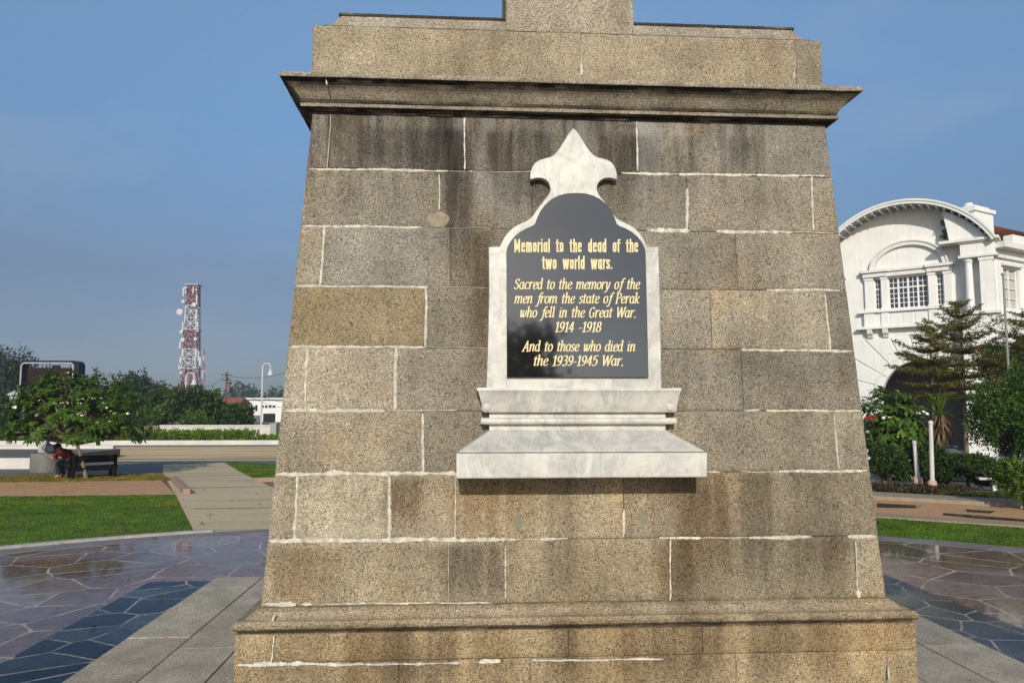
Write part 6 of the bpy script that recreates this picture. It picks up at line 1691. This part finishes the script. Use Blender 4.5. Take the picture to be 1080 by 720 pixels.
# dragon tree with a skirt of dead leaves
dy = 19.9; kd = dy / 800; D_ = Y(991, 431, dy)
dr = empty('dragon_tree', (D_[0], dy, 0), 'spiky dragon tree with drooping dry leaf skirt between posts and shrub', 'plant')
hd = Y(991, 440, dy)
b = MB(); b.tube([(D_[0], dy, 0), hd], [.07, .055], 8); b.build('trunk', M_DARKBARK, dr, smooth=True)
r2 = np.random.default_rng(4)
def spikes(n, c_, elo_, ehi, L, w, mat, name, dr_, seed, drop):
    r2 = np.random.default_rng(seed); an = r2.uniform(0, 2 * pi, n); el = r2.uniform(elo_, ehi, n)
    ax = np.column_stack([np.cos(an) * np.cos(el), np.sin(an) * np.cos(el), np.sin(el)]); nn_ = np.column_stack([-np.cos(an) * np.sin(el), -np.sin(an) * np.sin(el), np.cos(el)])
    v = leafblade(np.tile(c_, (n, 1)) + r2.normal(size=(n, 3)) * [.03, .03, drop], ax, nn_, L * r2.uniform(.6, 1.1, n), np.full(n, w))
    q0 = np.array([(0, 1, 3, 2), (2, 3, 5, 4), (4, 5, 7, 6)]); q = (np.arange(n)[:, None, None] * 8 + q0[None]).reshape(-1, 4)
    kk = np.repeat(np.clip(r2.normal(1, .3, n), .5, 1.8), 3); mesh_np(name, v.reshape(-1, 3), q, mat, dr_, np.column_stack([kk, kk, kk]))
spikes(110, hd + [0, 0, .10], -.1, 1.45, .62, .020, L_LIGHT, 'foliage', dr, 4, .08)
spikes(170, hd + [0, 0, -.10], -1.45, -.35, .62, .022, leaf_mat('dry_leaf', (.15, .10, .055), .2), 'dry_skirt', dr, 5, .16)

# white bench in the bed, thin pole
wbp = G(1046, 517.5); kq = wbp[1] / 800
wb_o = empty('concrete_bench', tuple(wbp), 'small white concrete bench half hidden by the light leafed bush', 'bench', rz=-.35)
b = MB(); b.span((-.30, -.16, 12 * kq), (.75, .16, 14.6 * kq)); b.build('seat', M_WALLWHITE, wb_o, bevel=.012)
for x_ in (.05, .62):
    b = MB(); b.prism([(-.12, 0), (.12, 0), (.08, 6 * kq), (.13, 12 * kq - .003), (-.13, 12 * kq - .003), (-.08, 6 * kq)], lambda y_, z_, d: (d, y_, z_), x_ - .05, x_ + .05); b.build('leg', M_WALLWHITE, wb_o, bevel=.008)
mp = Y(1066, 431, 22.0); hp = EYE + (431 - 283) * 22 / 800
po_ = empty('metal_pole', (mp[0], 22.0, -.15), 'thin grey metal pole rising among the trees at right', 'pole')
b = MB(); b.tube([(mp[0], 22, -.15), (mp[0], 22, hp)], [.042, .028], 8); b.build('mast_tube', plain('weathered_grey_green_paint', (.20, .22, .20), .6), po_, smooth=True)
b = MB(); b.lathe([(.09, 0), (.09, .02), (.06, .05)], (mp[0], 22, -.15), 12); b.build('base_plate', M_METALGREY, po_)
b = MB(); b.lathe([(.045, 0), (.06, .03), (.045, .07), (.01, .09)], (mp[0], 22, hp), 10); b.build('finial', M_METALGREY, po_, smooth=True)

# parked cars on the station road
def make_car(loc, rz, paint, label):
    o = empty('parked_car', loc, label, 'car', 'cars parked before the station', rz=rz)
    prof = [(-2.1, .35), (-2.12, .75), (-1.98, .92), (-1.45, .98), (-.95, 1.36), (-.4, 1.45), (.35, 1.43), (1.05, .98), (1.85, .86), (2.1, .70), (2.12, .40), (1.95, .28), (-1.95, .28)]
    b = MB(); vs = []
    secs = [(-.86, .93), (-.80, 1.0), (0, 1.02), (.80, 1.0), (.86, .93)]
    for y_, s in secs:
        for x_, z_ in prof:
            k = 1.0 - (.16 * max(0, (z_ - .9)) / .55 if abs(y_) > .5 else 0)
            vs.append((x_ * (1 if s > .95 else .985), y_ * k, .28 + (z_ - .28) * s))
    n = len(prof); fs = [(i * n + k, i * n + (k + 1) % n, (i + 1) * n + (k + 1) % n, (i + 1) * n + k) for i in range(len(secs) - 1) for k in range(n)]
    fs += [tuple(range(n - 1, -1, -1)), tuple((len(secs) - 1) * n + k for k in range(n))]
    b.add(vs, fs); b.build('body', paint, o, smooth=True, bevel=.03)
    for s in (-1, 1):
        b = MB(); b.prism([(-1.25, 1.0), (.88, 1.0), (.30, 1.34), (-.45, 1.36), (-.85, 1.28)], lambda x_, z_, d: (x_, s * (d - .14 * max(0, z_ - 1.0)), z_), .83, .862); b.build('side_window', M_GLASS, o)
    for (xa, za, xb, zb_, nm) in ((.42, 1.415, 1.0, 1.035, 'windscreen'), (-.98, 1.345, -1.42, 1.03, 'rear_window')):
        b = MB(); dx = .02 if xb > 0 else -.02
        b.add([(xa + dx, -.62, za + .012), (xa + dx, .62, za + .012), (xb + dx, .70, zb_ + .012), (xb + dx, -.70, zb_ + .012), (xa, -.62, za - .02), (xa, .62, za - .02), (xb, .70, zb_ - .02), (xb, -.70, zb_ - .02)], [(0, 1, 2, 3), (4, 7, 6, 5), (0, 4, 5, 1), (1, 5, 6, 2), (2, 6, 7, 3), (3, 7, 4, 0)]); b.build(nm, M_GLASS, o)
    for x_ in (-1.3, 1.32):
        for s in (-1, 1):
            b = MB(); b.lathe([(.20, -.1), (.30, -.10), (.32, -.06), (.32, .06), (.30, .1), (.20, .1)], (0, 0, 0), 24); b.v = [(x_ + v_[0], s * .79 + v_[2], .32 + v_[1]) for v_ in b.v]; w_ = b.build('wheel', M_RUBBER, o, smooth=True)
            b = MB(); b.lathe([(.02, -.105), (.20, -.105), (.20, .105), (.02, .105)], (0, 0, 0), 20); b.v = [(x_ + v_[0], s * .79 + v_[2], .32 + v_[1]) for v_ in b.v]; b.build('rim', M_METALGREY, w_)
    for s in (-1, 1):
        b = MB(); b.ball((2.05, s * .62, .72), (.08, .18, .09), 10, 6); b.build('headlight', plain('lamp_glass', (.6, .6, .6), .1), o, smooth=True)
        b = MB(); b.ball((-2.06, s * .66, .82), (.06, .15, .10), 10, 6); b.build('tail_light', plain('red_lamp', (.35, .02, .02), .2), o, smooth=True)
    return o
ca = Y(990, 431, 30.0); cb_ = Y(1062, 431, 30.5)
make_car((ca[0], 30.0, hgt(np.array(ca[0]), np.array(30.0)) + .035), -.32, plain('dark_blue_paint', (.035, .045, .075), .25, .05), 'dark blue parked car glimpsed behind the undergrowth')
make_car((cb_[0], 29.2, hgt(np.array(cb_[0]), np.array(29.2)) + .035), -.32 + pi, plain('silver_paint', (.32, .33, .35), .3, .05, metal=.4), 'silver parked car mostly hidden by the dense bushy tree')

# trees behind the photographer, seen only as reflections in the polished panel
for (x_, y_, top, hw, sd0, lab) in ((3.0, -27, 9.6, 2.4, 71, 'tree behind the photographer reflected at the left of the black panel'), (6.4, -29, 6.4, 2.6, 72, 'lower tree behind the photographer reflected in the black panel'), (10.0, -31, 5.6, 2.8, 73, 'low tree behind the photographer reflected at the right of the black panel')):
    tree('broadleaf_tree', (x_, y_, 0), top, (hw, hw * .8, top * .44), lab, 'tree', L_DARK, None, n=3500, size=.45, seed=sd0, nl=14, trunk_r=.16)

# dry leaves blown over the lawns and paving
r = np.random.default_rng(77); m = 260
P_ = np.column_stack([np.concatenate([r.uniform(-13, -2.5, 190), r.uniform(5.5, 12, 70)]), np.concatenate([r.uniform(6.5, 22, 190), r.uniform(7, 14, 70)]), np.full(m, .034)])
an = r.uniform(0, 2 * pi, m); L = r.uniform(.025, .06, m)
ax = np.column_stack([np.cos(an), np.sin(an), r.uniform(-.2, .3, m)]) * L[:, None]; sd = np.column_stack([-np.sin(an), np.cos(an), r.uniform(-.3, .3, m)]) * (L * .45)[:, None]
v = np.stack([P_ - ax, P_ + sd + [0, 0, .008], P_ + ax, P_ - sd + [0, 0, .008]], 1).reshape(-1, 3)
tag(mesh_np('fallen_leaves', v, np.arange(4 * m).reshape(-1, 4), leaf_mat('fallen_leaf', (.17, .10, .04), .1), None, r.uniform(.5, 1.3, (m, 1)) * np.ones(3)), 'few dry brown leaves scattered over lawn and paving', 'leaves', kind='stuff')

# ------------------------------------------------------------------ the morning haze over the town
b = MB(); b.span((-420, -60, -3.0), (420, 460, 60.0))
t = NT('morning_haze'); t.t.nodes.remove(t.b)
vol = t.n('ShaderNodeVolumePrincipled'); vol.inputs['Color'].default_value = (0.80, 0.88, 1.0, 1); vol.inputs['Density'].default_value = 0.0007; vol.inputs['Anisotropy'].default_value = 0.2
t.l(vol.outputs[0], t.out.inputs['Volume'])
tag(b.build('haze', t.m), 'thin morning haze over the park and town', 'haze', kind='stuff')
